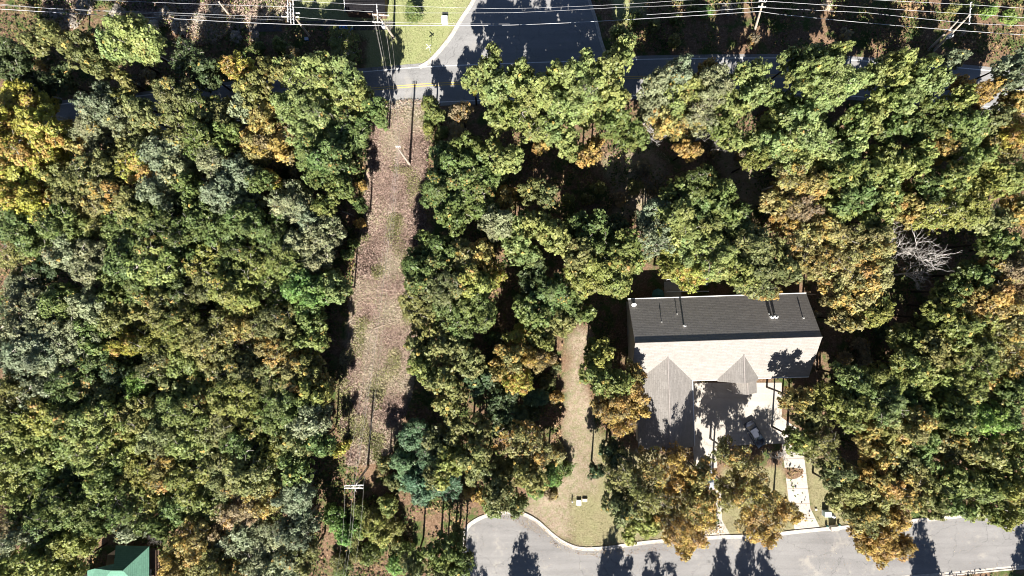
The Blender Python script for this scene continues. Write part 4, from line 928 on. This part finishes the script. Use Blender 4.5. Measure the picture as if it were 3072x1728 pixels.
for s in (-1, 1):
    b = thing('planter', f'dark round planter ball {"left" if s < 0 else "right"} of the stone mailbox', 'planter', P(2496 + s * 18, 1571 if s > 0 else 1575, 0))
    MB().tube([(0, 0, 0), (0, 0, .12), (0, 0, .35), (0, 0, .42)], [.1, .17, .22, .18], 10).build('pot', M['black'], b, True)
    br_ = MB(); br_.tube([(0, 0, .42), (0, 0, .55), (0, 0, .68), (0, 0, .76)], [.12, .2, .18, .04], 9); br_.build('plant', M['teal'], b, True)
ss = thing('street_sign', 'street name sign with two crossed white blades by the side street', 'street sign', P(1292, 158, 0))
MB().tube([(0, 0, -.1), (0, 0, 2.9)], .035, 8).build('post', M['metal'], ss)
for a_ in (.65, 2.35):
    mm = MB(); mm.box(0, 0, 2.8 if a_ < 1 else 3.02, .95, .05, .2, a_); mm.build('sign_blade', M['white'], ss)
tk = thing('tank', 'long bright blue tank lying beside the olive shrub', 'tank', P(1041, 88, 0))
MB().tube([(-1.15, 0, .5), (-1.1, 0, .5), (-.98, 0, .5), (.98, 0, .5), (1.1, 0, .5), (1.15, 0, .5)], [.1, .32, .42, .42, .32, .1], 16).build('body', M['blue'], tk, True)
MB().tube([(0, 0, .9), (0, 0, 1.05)], [.16, .1], 10).build('cap', M['black'], tk)
for s in (-.7, .7): MB().box(s, 0, .1, .12, .6, .22).build('foot', M['metal'], tk)
bn = thing('crate', 'small pale blue crate under the switch pole', 'crate', P(922, 119, 0))
MB().box(0, 0, .25, .55, .42, .5, .1, 1.08).build('bin', M['blue'], bn); MB().box(0, 0, .53, .65, .5, .05, .1).build('lid', M['metal'], bn)
# patio things behind the house
um = thing('patio_umbrella', 'round dark green umbrella in shaded yard behind the house', 'umbrella', P(1966, 884, 0))
mm = MB(); n_ = 8; vs = [(0, 0, 2.6)] + [(math.cos(k * math.pi / 4) * 1.05, math.sin(k * math.pi / 4) * 1.05, 2.15) for k in range(8)]
mm.add(vs, [(0, 1 + k, 1 + (k + 1) % 8) for k in range(8)]); mm.build('canopy', M['teal'], um); MB().tube([(0, 0, 0), (0, 0, 2.65)], .03, 6).build('pole', M['metal'], um)
sb = flat_poly('patio', [(1992, 845), (2044, 842), (2044, 900), (1994, 902)], 0.015, M['concrete']); tag(sb, kind='structure')
fn = thing('patio_cover', 'white framed patio cover behind the house, half under the trees', 'patio cover', P(2020, 858, 0))
for x, y in ((-1.6, 1.0), (5.2, 1.2), (-1.6, -1.0), (5.2, -.9)): MB().tube([(x, y, 0), (x, y, 2.5)], .05, 6).build('post', M['white'], fn)
for y in (-.95, 1.05): MB().tube([(-1.6, y, 2.5), (5.2, y + .1, 2.5)], .05, 6).build('beam', M['white'], fn)
gr = thing('grill', 'kettle grill with pale lid behind the house', 'grill', P(2113, 850, 0))
MB().tube([(0, 0, .75), (0, 0, .85), (0, 0, 1.0), (0, 0, 1.12), (0, 0, 1.17)], [.2, .36, .4, .28, .05], 14).build('bowl', M['metal'], gr, True)
for k in range(3):
    a_ = k * 2.09; MB().tube([(math.cos(a_) * .35, math.sin(a_) * .35, 0), (math.cos(a_) * .15, math.sin(a_) * .15, .8)], .02, 5).build('leg', M['black'], gr)
# cars
def car(label, px, py, rz, mat):
    root = thing('parked_car', label, 'car', P(px, py, 0), rz, 'cars on the driveway')
    prof = [(-2.3, .35, .62, .80), (-2.2, .25, .85, .86), (-1.5, .22, .95, .90), (-.6, .22, .96, .91), (.6, .22, .95, .91), (1.5, .22, .90, .90), (2.15, .25, .75, .84), (2.32, .35, .6, .72)]
    mb = MB(); vs = []
    for x, z0, z1, w in prof: vs += [(x, -w, z0), (x, -w, (z0 + z1) / 2 + .05), (x, -w * .88, z1), (x, 0, z1 + .04), (x, w * .88, z1), (x, w, (z0 + z1) / 2 + .05), (x, w, z0)]
    k = 7; fs = [(i * k + j, i * k + j + 1, (i + 1) * k + j + 1, (i + 1) * k + j) for i in range(len(prof) - 1) for j in range(k - 1)]
    fs += [tuple(range(k)), tuple(reversed(range((len(prof) - 1) * k, len(prof) * k)))]
    body = mb.add(vs, fs).build('body', mat, root, True)
    mb = MB(); vs = [(-1.75, -.76, .95), (-1.75, .76, .95), (1.05, .76, .95), (1.05, -.76, .95), (-1.15, -.6, 1.42), (-1.15, .6, 1.42), (.25, .6, 1.44), (.25, -.6, 1.44)]
    mb.add(vs, [(0, 1, 5, 4), (1, 2, 6, 5), (2, 3, 7, 6), (3, 0, 4, 7)]).build('windows', M['glass'], root)
    MB().box(-.45, 0, 1.445, 1.44, 1.22, .05).build('roof', mat, root)
    for x in (-1.45, 1.45):
        for s in (-1, 1): 
            w = MB(); w.tube([(x, s * .92, .33), (x, s * .72, .33)], .33, 16); ww = w.build('wheel', M['black'], root)
            MB().tube([(x, s * .93, .33), (x, s * .90, .33)], .19, 10).build('rim', M['metal'], ww)
    for s in (-1, 1): MB().box(2.22, s * .62, .62, .14, .34, .12).build('headlight', M['white'], root)
car('silver grey car half hidden under orange tree on the left driveway', 2120, 1425, math.radians(-82), M['carwhite'])
car('dark car in tree shade on the concrete pad in front of the house', 2262, 1300, math.radians(-60), M['cardark'])

# fallen logs
rl_ = random.Random(5)
for px1, py1, px2, py2, r, lb in ((1120, 986, 1184, 966, .17, 'thickest pale log of the jam across the cleared strip'), (1096, 990, 1130, 1005, .12, 'pale log lying below the thickest log'), (1150, 1012, 1180, 1020, .15, 'short forked log at right of the log jam'), (1098, 982, 1115, 966, .09, 'thin branch at left end of the log jam'), (1130, 975, 1165, 1012, .1, 'dark crossing branch in the log jam'),
    (1166, 1073, 1182, 1058, .1, 'short upright-slanting log below the jam by the woods'), (1170, 1076, 1196, 1092, .12, 'log slanting down right at the strip edge'), (1152, 1080, 1186, 1112, .09, 'lowest thin log at the right strip edge'), (1066, 468, 1080, 492, .12, 'pale log in the dark gap, upper left of the strip'), (1028, 634, 1064, 650, .16, 'brown log in shade left of strip beside red leaves'), (1022, 720, 1060, 724, .14, 'straight log lying level in the dark gap left of strip'),
    (968, 1009, 1006, 1022, .15, 'log in deep shade left of the log jam'), (1010, 888, 1052, 896, .12, 'log at the shaded strip edge above the jam'), (2445 * 1.0, 1050, 2448, 1120, .1, 'thin trunk lying along the right end of the house')):
    a_ = P(px1, py1, 0); b_ = P(px2, py2, 0); gz = float(ground_z((a_.x + b_.x) / 2, (a_.y + b_.y) / 2))
    m_ = (a_ + b_) / 2; pts = [a_, a_.lerp(b_, .35) + Vector((rl_.uniform(-.1, .1), rl_.uniform(-.1, .1), .04)), a_.lerp(b_, .7) + Vector((rl_.uniform(-.1, .1), rl_.uniform(-.1, .1), .1)), b_ + Vector((0, 0, .06))]
    mb = MB(); mb.tube([p - m_ + Vector((0, 0, r * .6)) for p in pts], [r, r * .95, r * .8, r * .55], 8)
    for k in range(3):
        t = rl_.uniform(.3, .95); s = a_.lerp(b_, t) - m_ + Vector((0, 0, r)); mb.tube([s, s + Vector((rl_.uniform(-.8, .8), rl_.uniform(-.8, .8), rl_.uniform(.1, .5)))], [r * .3, r * .1], 5)
    o = mb.build('fallen_log', M['log'], None, True); o.location = (m_.x, m_.y, gz); tag(o, lb, 'log', 'fallen logs in the cleared strip')

# ------------------------------------------------------------------ stuff: brush, grass, leaves
def stuff_mat(name, stops, rough=0.9):
    m, n, l, b = new_mat(name); at = n.new('ShaderNodeAttribute'); at.attribute_name = 'tint'
    sp = n.new('ShaderNodeSeparateXYZ'); l.new(at.outputs['Vector'], sp.inputs[0])
    r = ramp(n, l, sp.outputs[0], stops); r.color_ramp.interpolation = 'CONSTANT' if False else 'LINEAR'
    l.new(r.outputs[0], b.inputs['Base Color']); b.inputs['Roughness'].default_value = rough; b.inputs['Specular IOR Level'].default_value = 0.15
    return m
def scatter(polys, n, seed, bound, grow=0.0, dens=None):
    r = np.random.RandomState(seed); out = []
    x0, x1, y0, y1 = bound
    while sum(len(o) for o in out) < n:
        p = np.stack([r.uniform(x0, x1, n), r.uniform(y0, y1, n)], 1)
        d = np.min([sdist(p[:, 0], p[:, 1], q) for q in polys], axis=0) + smooth_noise(p[:, 0], p[:, 1], 2.5, 1) * 1.4
        k = d < grow
        if dens is not None: k &= dens(p) > r.rand(n)
        out.append(p[k])
    return np.concatenate(out)[:n]
def stuff(name, pts, hmin, hmax, smin, smax, asp, mat, seed, label, cat, flatness=0.5, tintnoise=4.0, zadd=0.0):
    r = np.random.RandomState(seed); n = len(pts)
    z = ground_z(pts[:, 0], pts[:, 1]) + r.uniform(hmin, hmax, n) + zadd
    C = np.stack([pts[:, 0], pts[:, 1], z], 1); N = r.normal(size=(n, 3)) * flatness + np.array([0, 0, 1])
    t = np.clip(0.5 + smooth_noise(pts[:, 0], pts[:, 1], tintnoise, seed) * 0.9 + r.uniform(-.35, .35, n), 0, 1)
    me = card_mesh(name, C, N, r.uniform(smin, smax, n), np.stack([t, r.rand(n), r.rand(n)], 1), seed, mat, asp)
    o = bpy.data.objects.new(name, me); link(o); tag(o, label, cat, None, 'stuff'); return o
brushm = stuff_mat('dry_brush_stalks', [(0.0, (0.07, 0.05, 0.04)), (0.15, (0.22, 0.145, 0.12)), (0.4, (0.38, 0.27, 0.225)), (0.65, (0.46, 0.37, 0.295)), (0.82, (0.26, 0.26, 0.13)), (1.0, (0.50, 0.43, 0.34))])
stuff('dry_brush', scatter([STRIP], 90000, 21, (-32, -10, -34, 32), .5), .02, .4, .08, .30, .12, brushm, 31, 'dry flattened tan and pinkish brush covering the cleared strip', 'brush', .35)
stuff('dry_brush', scatter(SUNLIT_ROWS, 30000, 22, (-90, -36, 40, 54), .8), .02, .8, .09, .28, .2, brushm, 32, 'pale dry brush cut to the sunlit patches under the wires along the top left', 'brush', .6)
litm = stuff_mat('fallen_leaf_colours', [(0.0, (0.10, 0.07, 0.045)), (0.35, (0.23, 0.155, 0.105)), (0.6, (0.34, 0.25, 0.18)), (0.8, (0.27, 0.25, 0.14)), (1.0, (0.46, 0.38, 0.29))])
stuff('fallen_leaves', scatter([DIRT, MULCH, BACK, BACK2, VERGE], 36000, 23, (-25, 48, -46, 34), .8), .01, .07, .025, .075, .6, litm, 33, 'brown fallen leaves scattered over path and bare earth', 'leaves', .4, 2)
grm = stuff_mat('lawn_blades', [(0.0, (0.13, 0.155, 0.06)), (0.4, (0.23, 0.255, 0.105)), (0.75, (0.32, 0.32, 0.165)), (1.0, (0.42, 0.38, 0.24))])
drm = stuff_mat('dry_lawn_blades', [(0.0, (0.09, 0.09, 0.04)), (0.35, (0.19, 0.18, 0.08)), (0.7, (0.30, 0.27, 0.155)), (1.0, (0.42, 0.35, 0.24))])
stuff('grass', scatter([LAWN1, LAWNT], 14000, 24, (-40, 26, 34, 52), -.3), .01, .08, .06, .16, .2, grm, 34, 'short green grass of the lawn beside the side street', 'grass', .7, 5)
stuff('grass', scatter([LAWN2, LAWN3, LAWN4], 20000, 25, (6, 66, -46, -19), -.3), .01, .08, .05, .15, .2, drm, 35, 'dry yellowish grass in front of the house', 'grass', .7, 3)
wdm = stuff_mat('weed_leaves', [(0.0, (0.09, 0.10, 0.035)), (0.4, (0.18, 0.18, 0.07)), (0.7, (0.27, 0.26, 0.12)), (1.0, (0.38, 0.33, 0.2))])
stuff('weeds', scatter([STRIP], 16000, 41, (-32, -10, -34, 32), .8, lambda p: np.clip(smooth_noise(p[:, 0], p[:, 1], 2.8, 55) * 6 - .9, 0, 1)), .02, .6, .08, .2, .4, wdm, 42, 'olive weed tufts in patches among the dry brush of the strip', 'weeds', .8, 1.5)
# loose leaves on the streets and drives
inroad = lambda p: np.full(len(p), 1.0)
stuff('fallen_leaves', scatter([CUL], 900, 26, (-9, 86, -52, -36), -.3), .0, .03, .03, .085, .7, litm, 36, 'scattered fallen leaves on the bottom street', 'leaves', .3, 1, .035)
kb = [(1480, 1528), (1560, 1530), (1640, 1585), (1700, 1628), (1760, 1640), (1960, 1620), (2100, 1606), (2100, 1640), (1960, 1650), (1740, 1672), (1660, 1640), (1600, 1585), (1540, 1560), (1480, 1560)]
stuff('fallen_leaves', scatter([kb], 1600, 27, (-4, 34, -46, -36), .2), .0, .08, .04, .1, .7, litm, 37, 'leaf drift along the kerb of the turning circle', 'leaves', .3, 1, .05)
# forest floor undergrowth
ug = stuff_mat('undergrowth_leaves', [(0.0, (0.03, 0.05, 0.015)), (0.35, (0.07, 0.10, 0.03)), (0.55, (0.12, 0.13, 0.04)), (0.75, (0.20, 0.13, 0.06)), (1.0, (0.30, 0.20, 0.11))])
def wood_d(p):
    d = np.min([sdist(p[:, 0], p[:, 1], q) for q in (ROADPOLY, STREET, CUL, LAWN1, LAWN2, LAWN3, LAWN4, HOUSEPAD, STRIP, DIRT, MULCH)], axis=0)
    return np.where(d > .6, np.clip(.55 + 2.2 * smooth_noise(p[:, 0], p[:, 1], 3, 77), .05, 1), 0)
FR = [(-100, -60), (3172, -60), (3172, 1790), (-100, 1790)]
stuff('undergrowth', scatter([FR], 110000, 28, (-90, 90, -51, 51), .8, wood_d), .05, 1.3, .1, .3, .6, ug, 38, 'low mixed undergrowth and leaf litter on the woodland floor', 'undergrowth', .8, 2)
print('objects', len(bpy.data.objects))
